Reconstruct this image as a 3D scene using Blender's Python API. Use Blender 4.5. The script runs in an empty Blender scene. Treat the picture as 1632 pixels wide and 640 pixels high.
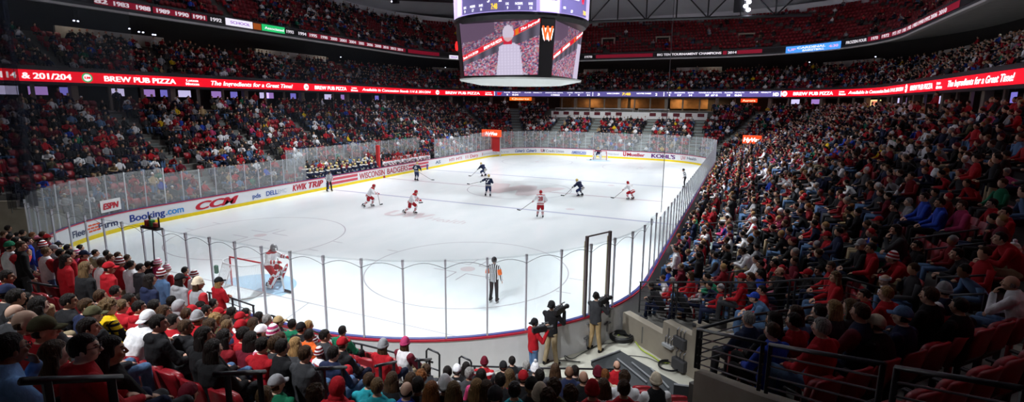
import bpy, math, random, bmesh
import numpy as np
from mathutils import Matrix, Vector
rnd = random.Random(7)
SC = bpy.context.scene
COL = SC.collection
PI = math.pi
# ------------------------------------------------------------------ camera (solved from the rink markings)
CAM = np.array([17.7383, -40.4283, 7.45745])
YAW, PIT, ROL, FPX, PPY = -.427814, .173721, .00936833, 808.6227, 306.7306
_fw = np.array([math.sin(YAW)*math.cos(PIT), math.cos(YAW)*math.cos(PIT), -math.sin(PIT)])
_r = np.array([math.cos(YAW), -math.sin(YAW), 0.]); _u = np.cross(_r, _fw)
_R = _r*math.cos(ROL)+_u*math.sin(ROL); _U = _u*math.cos(ROL)-_r*math.sin(ROL)
def ray(x, y): return _fw+_R*((x-816)/FPX)-_U*((y-PPY)/FPX)
def un(x, y, axis, val):
    d = ray(x, y); return CAM+d*((val-CAM[axis])/d[axis])
def pj(P):
    d = np.asarray(P, float)-CAM; z = d@_fw
    return 816+FPX*(d@_R)/z, PPY-FPX*(d@_U)/z, z
cam_d = bpy.data.cameras.new('camera'); cam = bpy.data.objects.new('camera', cam_d); COL.objects.link(cam)
cam.matrix_world = Matrix(((_R[0], _U[0], -_fw[0], CAM[0]), (_R[1], _U[1], -_fw[1], CAM[1]), (_R[2], _U[2], -_fw[2], CAM[2]), (0, 0, 0, 1)))
cam_d.sensor_fit = 'HORIZONTAL'; cam_d.sensor_width = 36; cam_d.lens = 36*FPX/1632
cam_d.shift_y = (PPY-320)/1632; cam_d.clip_start = .1; cam_d.clip_end = 500
SC.camera = cam
SC.view_settings.view_transform = 'Standard'; SC.view_settings.look = 'None'; SC.view_settings.gamma = 1
SC.view_settings.use_curve_mapping = False
SC.cycles.transparent_max_bounces = 32; SC.cycles.max_bounces = 6; SC.cycles.use_denoising = True

# ------------------------------------------------------------------ materials
def srgb(h):
    c = [int(h[i:i+2], 16)/255 for i in (0, 2, 4)]
    return tuple(x/12.92 if x <= .04045 else ((x+.055)/1.055)**2.4 for x in c)
MATS = {}
def mat(name, color, rough=.6, metal=0, emit=0, noise=0, nscale=20, bump=0, spec=.4):
    if name in MATS: return MATS[name]
    if isinstance(color, str): color = srgb(color)
    m = bpy.data.materials.new(name); m.use_nodes = True; MATS[name] = m
    nt = m.node_tree; b = nt.nodes['Principled BSDF']
    b.inputs['Base Color'].default_value = (*color, 1); b.inputs['Roughness'].default_value = rough
    b.inputs['Metallic'].default_value = metal; b.inputs['Specular IOR Level'].default_value = spec
    if emit:
        b.inputs['Emission Color'].default_value = (*color, 1); b.inputs['Emission Strength'].default_value = emit
    if noise or bump:
        tc = nt.nodes.new('ShaderNodeTexCoord'); n = nt.nodes.new('ShaderNodeTexNoise')
        n.inputs['Scale'].default_value = nscale; n.inputs['Detail'].default_value = 6
        nt.links.new(tc.outputs['Object'], n.inputs['Vector'])
        if noise:
            mx = nt.nodes.new('ShaderNodeMix'); mx.data_type = 'RGBA'
            mx.inputs['A'].default_value = (*[c*(1-noise) for c in color], 1)
            mx.inputs['B'].default_value = (*[min(1, c*(1+noise)) for c in color], 1)
            nt.links.new(n.outputs['Fac'], mx.inputs['Factor']); nt.links.new(mx.outputs['Result'], b.inputs['Base Color'])
        if bump:
            bp = nt.nodes.new('ShaderNodeBump'); bp.inputs['Strength'].default_value = bump; bp.inputs['Distance'].default_value = .02
            nt.links.new(n.outputs['Fac'], bp.inputs['Height']); nt.links.new(bp.outputs['Normal'], b.inputs['Normal'])
    return m
def objcol_mat(name, rough=.8, bump=.3, nscale=14, mode=None, spec=.2):
    """cloth or skin whose colour is the object's own colour; mode adds woven stripes or plaid"""
    m = bpy.data.materials.new(name); m.use_nodes = True; MATS[name] = m
    nt = m.node_tree; L = nt.links; b = nt.nodes['Principled BSDF']
    oi = nt.nodes.new('ShaderNodeObjectInfo'); tc = nt.nodes.new('ShaderNodeTexCoord')
    b.inputs['Roughness'].default_value = rough; b.inputs['Specular IOR Level'].default_value = spec
    n = nt.nodes.new('ShaderNodeTexNoise'); n.inputs['Scale'].default_value = nscale; n.inputs['Detail'].default_value = 4
    L.new(tc.outputs['Object'], n.inputs['Vector'])
    bp = nt.nodes.new('ShaderNodeBump'); bp.inputs['Strength'].default_value = bump; bp.inputs['Distance'].default_value = .03
    L.new(n.outputs['Fac'], bp.inputs['Height']); L.new(bp.outputs['Normal'], b.inputs['Normal'])
    src = oi.outputs['Color']
    mp = nt.nodes.new('ShaderNodeMapping'); L.new(tc.outputs['Object'], mp.inputs['Vector'])
    if 'hair' in name: mp.inputs['Scale'].default_value = (1, 1, .12)
    else: mp.inputs['Scale'].default_value = (1, 1, .55)
    L.new(mp.outputs['Vector'], n.inputs['Vector'])
    if 'skin' not in name:
        va = nt.nodes.new('ShaderNodeMapRange'); va.inputs['To Min'].default_value = .35 if 'hair' in name else .78; va.inputs['To Max'].default_value = 1.7 if 'hair' in name else 1.2
        va.inputs['From Min'].default_value = .3; va.inputs['From Max'].default_value = .7
        L.new(n.outputs['Fac'], va.inputs['Value']); vm = nt.nodes.new('ShaderNodeVectorMath'); vm.operation = 'SCALE'; L.new(src, vm.inputs[0]); L.new(va.outputs[0], vm.inputs['Scale']); src = vm.outputs[0]
    if mode:
        sx = nt.nodes.new('ShaderNodeSeparateXYZ'); L.new(tc.outputs['Object'], sx.inputs[0])
        def stripe(out, period, duty):
            a = nt.nodes.new('ShaderNodeMath'); a.operation = 'MULTIPLY'; a.inputs[1].default_value = 1/period; L.new(out, a.inputs[0])
            f = nt.nodes.new('ShaderNodeMath'); f.operation = 'FRACT'; L.new(a.outputs[0], f.inputs[0])
            g = nt.nodes.new('ShaderNodeMath'); g.operation = 'LESS_THAN'; g.inputs[1].default_value = duty; L.new(f.outputs[0], g.inputs[0])
            return g.outputs[0]
        mx = nt.nodes.new('ShaderNodeMix'); mx.data_type = 'RGBA'; L.new(src, mx.inputs['A'])
        if mode == 'hstripe': L.new(stripe(sx.outputs['Z'], .07, .45), mx.inputs['Factor']); mx.inputs['B'].default_value = (.85, .85, .87, 1)
        if mode == 'jstripe': L.new(stripe(sx.outputs['Z'], .16, .4), mx.inputs['Factor']); mx.inputs['B'].default_value = (.85, .85, .87, 1)
        if mode == 'vstripe': L.new(stripe(sx.outputs['X'], .075, .5), mx.inputs['Factor']); mx.inputs['B'].default_value = (.85, .86, .9, 1)
        if mode == 'plaid':
            mm = nt.nodes.new('ShaderNodeMath'); mm.operation = 'MAXIMUM'
            L.new(stripe(sx.outputs['X'], .09, .4), mm.inputs[0]); L.new(stripe(sx.outputs['Z'], .09, .4), mm.inputs[1])
            L.new(mm.outputs[0], mx.inputs['Factor']); mx.inputs['B'].default_value = (.01, .01, .012, 1)
        src = mx.outputs['Result']
    L.new(src, b.inputs['Base Color'])
    return m
M_SKIN = objcol_mat('skin', .55, .05, 30, None, .35)
M_CLOTH = objcol_mat('cloth', .85, 1.0, 9)
M_HAIR = objcol_mat('hair_strands', .5, 1.0, 75)
M_HSTR = objcol_mat('striped_knit', .9, .5, 40, 'hstripe')
M_JSTR = objcol_mat('banded_jersey', .8, .4, 11, 'jstripe')
M_VSTR = objcol_mat('referee_stripes', .8, .3, 11, 'vstripe')
M_PLAID = objcol_mat('plaid_cloth', .85, .4, 11, 'plaid')
M_PLASTIC = objcol_mat('hard_shell', .25, 0, 11, None, .5)
M_WHITE = mat('white_cloth', (.8, .8, .82), .8, bump=.3)
M_RED = mat('red_cloth', (.42, .012, .02), .8, bump=.3)
M_EYE = mat('eye_dark', (.02, .015, .012), .3)
M_LIP = mat('lips', (.38, .12, .1), .5)
M_BLACK = mat('black_plastic', (.012, .012, .014), .4)
M_RAIL = mat('rail_steel', (.035, .036, .042), .35, .5)
M_RAILBAR = mat('rail_bar_steel', (.09, .09, .1), .35, .7)
M_SEAT = mat('red_seat_plastic', (.27, .008, .016), .35, spec=.5)
M_CONC = mat('concrete', (.25, .235, .205), .85, noise=.3, nscale=3, bump=.25)
M_CONCD = mat('dark_concrete', (.13, .125, .115), .9, noise=.25, nscale=4)
M_STEEL = mat('brushed_steel', (.55, .56, .58), .3, .8)
M_LEDW = mat('led_white', (1, 1, 1), emit=1.3)
M_LEDR = mat('led_red', (1, .004, .02), emit=1.0)
M_LEDB = mat('led_blue', (.12, .1, .33), emit=1.0)
M_LEDY = mat('led_yellow', (1, .72, .05), emit=1.2)

# ------------------------------------------------------------------ mesh building
class MB:
    def __init__(s): s.v = []; s.f = []; s.n = 0; s.mi = []; s.cur = 0; s.c = []
    def add(s, v, f):
        v = np.asarray(v, float).reshape(-1, 3); s.v.append(v)
        for q in f: s.f.append(tuple(int(i)+s.n for i in q)); s.mi.append(s.cur)
        s.n += len(v); return s
    def box(s, c, d, ax=None, bev=0):
        """box with centre c, size d, optional 3 axes (rows)"""
        hx, hy, hz = d[0]/2, d[1]/2, d[2]/2
        if bev and min(d) > 2.2*bev:
            v = []
            for z, k in ((-hz, bev), (-hz+bev, 0), (hz-bev, 0), (hz, bev)):
                a, b = hx-k, hy-k; e = bev if k == 0 else bev*.6
                v += [(-a+e, -b, z), (a-e, -b, z), (a, -b+e, z), (a, b-e, z), (a-e, b, z), (-a+e, b, z), (-a, b-e, z), (-a, -b+e, z)]
            f = [tuple(range(7, -1, -1)), tuple(range(24, 32))]
            for r in range(3):
                for i in range(8): f.append((r*8+i, r*8+(i+1) % 8, r*8+8+(i+1) % 8, r*8+8+i))
        else:
            v = [(x, y, z) for z in (-hz, hz) for x, y in ((-hx, -hy), (hx, -hy), (hx, hy), (-hx, hy))]
            f = [(3, 2, 1, 0), (4, 5, 6, 7), (0, 1, 5, 4), (1, 2, 6, 5), (2, 3, 7, 6), (3, 0, 4, 7)]
        v = np.array(v)
        if ax is not None: v = v@np.asarray(ax, float)
        return s.add(v+np.asarray(c, float), f)
    def rings(s, R, cap=True, closed=False):
        """loft a list of rings with equal vertex counts"""
        R = [np.asarray(r, float) for r in R]; n = len(R[0]); f = []
        for i in range(len(R)-1 if not closed else len(R)):
            a, b = i*n, ((i+1) % len(R))*n
            for k in range(n): f.append((a+k, a+(k+1) % n, b+(k+1) % n, b+k))
        if cap and not closed:
            f.append(tuple(range(n-1, -1, -1))); f.append(tuple((len(R)-1)*n+k for k in range(n)))
        return s.add(np.concatenate(R), f)
    def tube(s, P, r, n=8, cap=True):
        P = [np.asarray(p, float) for p in P]; R = []
        rr = r if hasattr(r, '__len__') else [r]*len(P)
        up = None
        for i, p in enumerate(P):
            t = (P[min(i+1, len(P)-1)]-P[max(i-1, 0)]); t = t/(np.linalg.norm(t)+1e-12)
            if up is None:
                up = np.array([0, 0, 1.]) if abs(t[2]) < .9 else np.array([1., 0, 0])
            a = np.cross(t, up); a /= np.linalg.norm(a)+1e-12; b = np.cross(a, t); up = b
            R.append([p+rr[i]*(math.cos(w)*a+math.sin(w)*b) for w in np.linspace(0, 2*PI, n, endpoint=False)])
        return s.rings(R, cap)
    def capsule(s, p, q, r1, r2, n=10, flat=1.0):
        p = np.asarray(p, float); q = np.asarray(q, float); t = q-p; L = np.linalg.norm(t)+1e-9; t = t/L
        pts = []; rad = []
        for a in (-80, -50, -20): pts.append(p+t*r1*math.sin(math.radians(a))); rad.append(r1*math.cos(math.radians(a)))
        for a in (20, 50, 80): pts.append(q+t*r2*math.sin(math.radians(a))); rad.append(r2*math.cos(math.radians(a)))
        return s.tube(pts, rad, n)
    def ell(s, c, r, nu=14, nv=9, rot=None):
        R = []
        for j in range(nv):
            ph = PI*(j+.5)/nv-PI/2
            ring = np.array([(r[0]*math.cos(ph)*math.cos(a), r[1]*math.cos(ph)*math.sin(a), r[2]*math.sin(ph)) for a in np.linspace(0, 2*PI, nu, endpoint=False)])
            if rot is not None: ring = ring@np.asarray(rot).T
            R.append(ring+np.asarray(c, float))
        return s.rings(R)
    def mesh(s, name):
        me = bpy.data.meshes.new(name)
        V = np.concatenate(s.v) if s.v else np.zeros((0, 3))
        me.from_pydata(V.tolist(), [], s.f)
        if any(s.mi): me.polygons.foreach_set('material_index', s.mi)
        me.update(); return me
    def build(s, name, m, parent=None, smooth=False, loc=None):
        me = s.mesh(name)
        for x in (m if isinstance(m, (list, tuple)) else [m]): me.materials.append(x)
        if smooth: me.polygons.foreach_set('use_smooth', [True]*len(me.polygons))
        return link(name, me, parent, loc)
def link(name, me, parent=None, loc=None):
    o = bpy.data.objects.new(name, me); COL.objects.link(o)
    if parent is not None: o.parent = parent
    if loc is not None: o.location = loc
    return o
def tag(o, label=None, cat=None, group=None, kind=None):
    if label: o['label'] = label
    if cat: o['category'] = cat
    if group: o['group'] = group
    if kind: o['kind'] = kind
    return o
def thing(name, label, cat, loc=(0, 0, 0), group=None, rz=0):
    o = bpy.data.objects.new(name, None); COL.objects.link(o); o.location = loc; o.rotation_euler = (0, 0, rz)
    return tag(o, label, cat, group)
ORD = ['zeroth', 'first', 'second', 'third', 'fourth', 'fifth', 'sixth', 'seventh', 'eighth', 'ninth', 'tenth', 'eleventh', 'twelfth', 'thirteenth', 'fourteenth', 'fifteenth', 'sixteenth', 'seventeenth', 'eighteenth', 'nineteenth', 'twentieth']
def ordn(i):
    if i <= 20: return ORD[i]
    s = 'th' if 10 <= i % 100 <= 20 else {1: 'st', 2: 'nd', 3: 'rd'}.get(i % 10, 'th')
    return f'{i}{s}'

# ------------------------------------------------------------------ rink outline as a path (s = 0 at the left straight's near end, running away from the camera)
HW, HL, RC = 14.78, 30.48, 8.53
def path(d=0, near=True, R0=None):
    """closed outline at distance d outside the ice edge: list of (x, y, nx, ny) starting at the left straight, clockwise from above"""
    R = RC+d; cx, cy = HW-RC, HL-RC; out = []
    def arc(x0, y0, a0, a1, n=40):
        for k in range(n):
            a = math.radians(a0+(a1-a0)*k/n); out.append((x0+R*math.cos(a), y0+R*math.sin(a), math.cos(a), math.sin(a)))
    def line(x0, y0, x1, y1, nx, ny, n=40):
        for k in range(n): out.append((x0+(x1-x0)*k/n, y0+(y1-y0)*k/n, nx, ny))
    X, Y = HW+d, HL+d
    line(-X, -cy, -X, cy, -1, 0); arc(-cx, cy, 180, 90); line(-cx, Y, cx, Y, 0, 1); arc(cx, cy, 90, 0)
    line(X, cy, X, -cy, 1, 0); arc(cx, -cy, 0, -90); line(cx, -Y, -cx, -Y, 0, -1); arc(-cx, -cy, -90, -180)
    return np.array(out)
class Path:
    def __init__(s, d=0):
        s.p = path(d); q = np.vstack([s.p, s.p[:1]])
        s.cum = np.concatenate([[0], np.cumsum(np.hypot(*np.diff(q[:, :2], axis=0).T))]); s.L = s.cum[-1]; s.q = q
    def at(s, t):
        t = np.mod(t, s.L); r = [np.interp(t, s.cum, s.q[:, k]) for k in range(4)]
        nn = np.hypot(r[2], r[3]); return r[0], r[1], r[2]/nn, r[3]/nn
    def find(s, px, z, lo, hi):
        t = np.linspace(lo, hi, 1500); x, y, _, _ = s.at(t)
        u = [pj((a, b, z))[0] for a, b in zip(x, y)]; return t[int(np.argmin(np.abs(np.array(u)-px)))]
    def nearest(s, x, y):
        return s.cum[int(np.argmin((s.p[:, 0]-x)**2+(s.p[:, 1]-y)**2))]
P0 = Path(0)
def strip(mb, P, t0, t1, offz, n, closed=False):
    """sweep a profile [(offset outwards, z), ...] along path P"""
    R = []
    for t in np.linspace(t0, t1, n):
        x, y, nx, ny = P.at(t); R.append([(x+nx*o, y+ny*o, z) for o, z in offz])
    return mb.rings(R, cap=not closed, closed=closed)

# ------------------------------------------------------------------ lettering
_txt = {}
_fc = bpy.data.curves.new('lettering', 'FONT'); _fo = bpy.data.objects.new('lettering', _fc); COL.objects.link(_fo)
def text_geo(body, bold=.02, shear=0):
    k = (body, bold, shear)
    if k not in _txt:
        _fc.body = body; _fc.offset = bold; _fc.shear = shear; _fc.size = 1
        dg = bpy.context.evaluated_depsgraph_get(); dg.update()
        me = _fo.evaluated_get(dg).to_mesh()
        v = np.array([tuple(a.co)[:2] for a in me.vertices]) if len(me.vertices) else np.zeros((0, 2))
        f = [tuple(p.vertices) for p in me.polygons]
        _fo.evaluated_get(dg).to_mesh_clear(); _txt[k] = (v, f)
    return _txt[k]
def put_text(mb, body, fn, w=None, h=None, bold=.02, shear=0, center=False):
    """write body through fn(u, v) -> 3-D; w = total width, h = height of a capital"""
    v, f = text_geo(body, min(bold, .012), shear)
    if not len(v): return 0
    ex = max(0, bold-.012)*1.1; v0 = v
    if ex: v = np.concatenate([v0-(ex, 0), v0, v0+(ex, 0), v0+(ex*.5, ex*.35), v0-(ex*.5, ex*.35)]); n0 = len(v0); f = [tuple(i+k*n0 for i in q) for k in range(5) for q in f]
    x0, x1 = v[:, 0].min(), v[:, 0].max(); cap = .72
    sy = (h or 1)/cap; sx = (w/(x1-x0)) if w else sy
    u = (v[:, 0]-x0)*sx; 
    if center: u = u-(x1-x0)*sx/2
    P = np.array([fn(a, b) for a, b in zip(u, v[:, 1]*sy)], float)
    if ex:
        n0 = len(v0); um = float(u.mean()); o_ = np.array(fn(um, 0.)); nn = np.cross(np.array(fn(um+.01, 0.))-o_, np.array(fn(um, .01))-o_); nn /= np.linalg.norm(nn)
        for k in range(5): P[k*n0:(k+1)*n0] += nn*(.0015*k)
    mb.add(P, f)
    return (x1-x0)*sx
# ================================================================== PEOPLE (mesh library)
from mathutils.bvhtree import BVHTree
def remesh(mb, vox, it=3, fac=.5, name='m', dec=0):
    me = mb.mesh('tmp'); o = bpy.data.objects.new('tmp', me); COL.objects.link(o)
    r = o.modifiers.new('r', 'REMESH'); r.mode = 'VOXEL'; r.voxel_size = vox; r.use_smooth_shade = True
    s = o.modifiers.new('s', 'SMOOTH'); s.factor = fac; s.iterations = it
    if dec: d = o.modifiers.new('d', 'DECIMATE'); d.ratio = dec
    dg = bpy.context.evaluated_depsgraph_get(); dg.update()
    out = bpy.data.meshes.new_from_object(o.evaluated_get(dg)); out.name = name
    bpy.data.objects.remove(o); bpy.data.meshes.remove(me)
    out.polygons.foreach_set('use_smooth', [True]*len(out.polygons)); out.materials.clear()
    return out
def centers(me):
    n = len(me.polygons); a = np.zeros(n*3, np.float32); me.polygons.foreach_get('center', a); return a.reshape(-1, 3)
def rotm(yaw, pitch=0, roll=0):
    return np.array((Matrix.Rotation(yaw, 3, 'Z')@Matrix.Rotation(-pitch, 3, 'X')@Matrix.Rotation(roll, 3, 'Y')))
A3 = lambda *p: np.array(p, float)
HEADR = (.075, .094, .116)
def head_parts(mb, c, R):
    T = lambda p: c+R@A3(*p)
    E = lambda p, r, nu=14, nv=9: mb.ell(T(p), r, nu, nv, R)
    E((0, -.005, .018), (.075, .094, .098), 20, 14); E((0, .022, -.048), (.056, .066, .072)); E((0, .05, -.088), (.03, .034, .026))
    mb.tube([T((0, .094, .012)), T((0, .108, -.016)), T((0, .116, -.034)), T((0, .096, -.042))], [.008, .011, .015, .010], 8)
    E((0, .084, .028), (.045, .014, .012))
    for s in (-1, 1): E((s*.077, -.006, -.01), (.011, .02, .033)); E((s*.042, .07, -.03), (.022, .02, .02))
    E((0, .088, -.066), (.024, .014, .009))
def hand_parts(mb, w, d, nrm, side, curl=.5):
    """palm, four unequal fingers bent by curl, thumb from the side of the palm"""
    d = d/np.linalg.norm(d); nrm = nrm-d*(nrm@d); nrm = nrm/(np.linalg.norm(nrm)+1e-9); a = np.cross(d, nrm)*side
    mb.ell(w+d*.05, (.040, .052, .018), 12, 8, np.stack([a, d, nrm], 1))
    for k, (o, l) in enumerate(((.031, .068), (.011, .078), (-.010, .073), (-.030, .058))):
        p = w+d*.088+a*o; th = curl; v1 = d*math.cos(th)+nrm*math.sin(th); v2 = d*math.cos(2*th)+nrm*math.sin(2*th)
        m = p+v1*l*.52; mb.capsule(p-d*.01, m, .0105, .0095, 8); mb.capsule(m, m+v2*l*.48, .0095, .0085, 8)
    b = w+d*.028+a*.032; m = b+(d*.6+a*.7+nrm*.35)*.042; mb.capsule(b, m, .014, .012, 8); mb.capsule(m, m+(d*.85+a*.2+nrm*.4)*.034, .012, .010, 8)
def torso_rings(J, inf=0, skirt=0, sx=1.0):
    pel, ch, nk = J['pel'], J['chest'], J['neck']; lat0 = J['hR']-J['hL']; lat0 /= np.linalg.norm(lat0); lat1 = J['sR']-J['sL']; lat1 /= np.linalg.norm(lat1)
    spec = [(-.10-skirt, .150, .112), (0, .165, .118), (.33, .148, .104), (.62, .168, .116), (.86, .176, .110), (1.0, .13, .082), (1.12, .066, .062)]
    R = []
    L = np.linalg.norm(nk-pel)
    for f, rx, ry in spec:
        if f <= .6: c = pel+(ch-pel)*(f/.6)
        else: c = ch+(nk-ch)*((f-.6)/.4)
        t = (ch-pel) if f < .5 else ((nk-pel) if f < .8 else (nk-ch)); t = t/np.linalg.norm(t)
        lat = lat0*(1-max(0, min(1, f)))+lat1*max(0, min(1, f)); fw = np.cross(t, lat); fw = fw/np.linalg.norm(fw)
        k = inf if f < 1.05 else inf*.6
        R.append([c+lat*(rx*sx+k)*math.cos(a)+fw*(ry*sx+k)*math.sin(a) for a in np.linspace(0, 2*PI, 20, endpoint=False)])
    return R
def limb(mb, a, b, c, r0, r1, r2, n=12):
    mb.capsule(a, b, r0, r1, n); mb.capsule(b, c, r1, r2, n)
LIB = {}
def make_pose(key, J, vox=.0095, shoes=True):
    """body, top, hooded top, trousers and shoes for a pose"""
    J = {k: (A3(*v) if isinstance(v, tuple) and len(v) == 3 else v) for k, v in J.items()}
    Rh = rotm(*J.get('hrot', (0, 0))); J['Rh'] = Rh; d = {'J': J, 'Rh': Rh}
    q = MB(); q.rings(torso_rings(J, -.004)); q.capsule(J['neck']+A3(0, 0, -.03), J['head']+Rh@A3(0, -.015, -.06), .056, .052)
    head_parts(q, J['head'], Rh)
    for s, S in ((-1, 'L'), (1, 'R')):
        limb(q, J['s'+S], J['e'+S], J['w'+S], .052, .042, .030)
        hd = J.get('hd'+S); hd = (J['w'+S]-J['e'+S]) if hd is None else A3(*hd)
        hn = J.get('hn'+S); hn = A3(0, 0, -1) if hn is None else A3(*hn)
        hand_parts(q, J['w'+S], hd, hn, s, J.get('curl', .55))
        limb(q, J['h'+S], J['k'+S], J['a'+S], .078, .056, .042)
        f = J['a'+S]; q.capsule(f+A3(0, -.03, -.045), f+A3(0, .13, -.055), .036, .03)
    body = remesh(q, vox, 2, .45, 'person_body'); c = centers(body)
    mi = np.zeros(len(c), int)
    loc = (c-J['head'])@Rh
    for s in (-1, 1): mi[(((loc-A3(s*.03, .088, .008))/A3(.016, .03, .008))**2).sum(1) < 1] = 1
    for s in (-1, 1): mi[(((loc-A3(s*.031, .09, .030))/A3(.022, .03, .005))**2).sum(1) < 1] = 1
    mi[(((loc-A3(0, .1, -.066))/A3(.024, .03, .008))**2).sum(1) < 1] = 2
    for m in (M_SKIN, M_EYE, M_LIP): body.materials.append(m)
    body.polygons.foreach_set('material_index', mi.astype(np.int32)); d['body'] = body
    def top(hood):
        q = MB(); q.rings(torso_rings(J, .022, .12))
        for S in 'LR':
            limb(q, J['s'+S], J['e'+S], J['w'+S]-(J['w'+S]-J['e'+S])*.06, .078, .062, .047)
        if hood:
            b = J['neck']+A3(0, -.075, .0); q.ell(b, (.115, .06, .075)); q.ell(J['neck']+A3(0, .0, .02), (.10, .095, .04))
        else: q.ell(J['neck']+A3(0, -.005, .015), (.078, .075, .035))
        me = remesh(q, .0125, 4, .5, 'garment_top'); c = centers(me)
        def dseg(a, b): t = np.clip(((c-a)@(b-a))/((b-a)@(b-a)), 0, 1); return np.linalg.norm(c-(a+t[:, None]*(b-a)), axis=1)
        da = np.minimum(np.minimum(dseg(J['sL'], J['eL']), dseg(J['eL'], J['wL'])), np.minimum(dseg(J['sR'], J['eR']), dseg(J['eR'], J['wR'])))
        sp = np.minimum(dseg(J['pel'], J['chest'])-.07, dseg(J['chest'], J['neck'])-.07)
        me.polygons.foreach_set('material_index', (da < sp+.004).astype(np.int32)); me.materials.append(M_CLOTH); me.materials.append(M_CLOTH); return me
    d['top'] = top(False); d['hoodie'] = top(True)
    q = MB(); R = torso_rings(J, .012, .0)[:3]; q.rings(R)
    for S in 'LR': limb(q, J['h'+S], J['k'+S], J['a'+S]+A3(0, 0, -.02), .100, .074, .062); q.ell(J['h'+S], (.10, .11, .09))
    me = remesh(q, .015, 3, .5, 'trousers'); me.materials.append(M_CLOTH); d['trousers'] = me
    d['shoe'] = []
    for S in 'LR':
        f = J['a'+S]; q = MB(); R = []
        fd = J.get('fd'+S, (0, 1)); fd = A3(fd[0], fd[1], 0); fd /= np.linalg.norm(fd); sd = A3(fd[1], -fd[0], 0)
        for y, w, h in ((-.075, .026, .06), (-.05, .038, .085), (.0, .042, .095), (.06, .046, .075), (.13, .048, .055), (.18, .038, .045), (.2, .02, .03)):
            R.append([f+fd*y+sd*w*math.cos(a)+A3(0, 0, -.085+h*max(0, math.sin(a)*.5+.5)) for a in np.linspace(0, 2*PI, 10, endpoint=False)])
        q.rings(R); me = q.mesh('shoe'); me.materials.append(M_CLOTH); me.polygons.foreach_set('use_smooth', [True]*len(me.polygons)); d['shoe'].append(me)
    LIB[key] = d
def seated(**k):
    J = dict(pel=(0, -.02, .53), chest=(0, -.06, .82), neck=(0, -.045, 1.045), head=(0, -.01, 1.215), hL=(-.095, .03, .52), hR=(.095, .03, .52), kL=(-.14, .44, .52), kR=(.14, .44, .52), aL=(-.14, .47, .10), aR=(.14, .49, .10),
             sL=(-.185, -.055, .985), sR=(.185, -.055, .985), eL=(-.27, .06, .73), eR=(.27, .06, .73), wL=(-.13, .28, .64), wR=(.13, .29, .64), hnL=(0, -.2, -1), hnR=(0, -.2, -1))
    J.update(k); return J
make_pose('s0', seated())
make_pose('s1', seated(hrot=(.55, .05), kL=(-.18, .42, .53), wR=(.05, .3, .66)))
make_pose('s2', seated(hrot=(-.55, .02), kR=(.2, .42, .54), wL=(-.05, .26, .65)))
make_pose('l0', seated(chest=(0, .10, .80), neck=(0, .24, .98), head=(0, .33, 1.12), sL=(-.18, .2, .93), sR=(.18, .2, .93), eL=(-.2, .32, .68), eR=(.2, .32, .68), wL=(-.05, .52, .70), wR=(.05, .53, .68), hrot=(0, -.12)))
make_pose('c0', seated(eL=(-.26, .03, .75), eR=(.26, .03, .75), wL=(.03, .17, .82), wR=(-.04, .20, .79), hrot=(.2, 0)))
make_pose('h0', seated(chest=(0, .02, .81), neck=(0, .08, 1.03), head=(0, .14, 1.18), sL=(-.18, .05, .97), sR=(.18, .05, .97), eL=(-.22, .26, .74), wL=(-.05, .30, .98), hdL=(.1, -.25, .9), hnL=(.3, -1, 0), eR=(.24, .18, .72), wR=(.02, .3, .68)))
def stand(**k):
    J = dict(pel=(0, 0, .95), chest=(0, -.01, 1.24), neck=(0, .0, 1.46), head=(0, .035, 1.63), hL=(-.09, 0, .91), hR=(.09, 0, .91), kL=(-.105, .02, .51), kR=(.105, .02, .51), aL=(-.12, -.02, .10), aR=(.12, -.02, .10),
             sL=(-.19, 0, 1.405), sR=(.19, 0, 1.405), eL=(-.255, -.02, 1.13), eR=(.255, -.02, 1.13), wL=(-.26, .07, .88), wR=(.26, .07, .88), hnL=(1, 0, 0), hnR=(-1, 0, 0), curl=.4)
    J.update(k); return J
make_pose('S0', stand())
make_pose('S1', stand(hrot=(-.5, .03), wL=(-.14, .2, .93), eL=(-.25, .0, 1.13)))
make_pose('X0', stand(eL=(-.26, .05, 1.17), eR=(.26, .05, 1.17), wL=(.04, .2, 1.2), wR=(-.05, .23, 1.17), hrot=(-.15, 0)))
make_pose('A0', stand(eL=(-.25, .14, 1.18), eR=(.25, .14, 1.18), wL=(-.04, .36, 1.32), wR=(.04, .36, 1.30), hdL=(.1, .2, .9), hdR=(-.1, .2, .9), hnL=(1, 0, 0), hnR=(-1, 0, 0), curl=.1))
make_pose('R0', stand(eR=(.30, .13, 1.55), wR=(.13, .17, 1.72), hdR=(-.7, .1, .3), hnR=(0, .6, -1), eL=(-.26, .03, 1.14), wL=(-.22, .16, .92)))
make_pose('cam', stand(eR=(.30, .12, 1.20), wR=(.20, .33, 1.44), hdR=(-.2, .6, .5), eL=(-.22, .18, 1.2), wL=(-.06, .38, 1.42), hdL=(.2, .5, .6), head=(-.02, .04, 1.63), aL=(-.16, -.02, .10), aR=(.17, .02, .10)))
# --- hair and hats in head coordinates
def hair_shell(face=.0, puff=1.0, low=-.05, noise=.0, seed=1):
    rr = random.Random(seed); q = MB(); R = []; nu, nv = 22, 13
    for j in range(nv):
        ph = -PI/2+PI*(j+.5)/nv; ring = []
        for a in np.linspace(0, 2*PI, nu, endpoint=False):
            p = A3(.087*puff*math.cos(ph)*math.cos(a), .105*puff*math.cos(ph)*math.sin(a)-.008, .112*puff*math.sin(ph)+.022)
            k = 1+noise*(rr.random()-.5)
            if p[1] > .028 and p[2] < .062+face-max(0, .0): k = .72
            if p[2] < low+.035*(abs(p[0]) > .05): k = .62
            ring.append(p*k)
        R.append(ring)
    return q.rings(R)
def fin(q, name, vox, it=2, mats=(M_HAIR,)):
    me = remesh(q, vox, it, .4, name)
    for m in mats: me.materials.append(m)
    return me
HAIR = {}
HAIR['S'] = fin(hair_shell(0, 1.0, -.07, .06), 'hair', .008)
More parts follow.
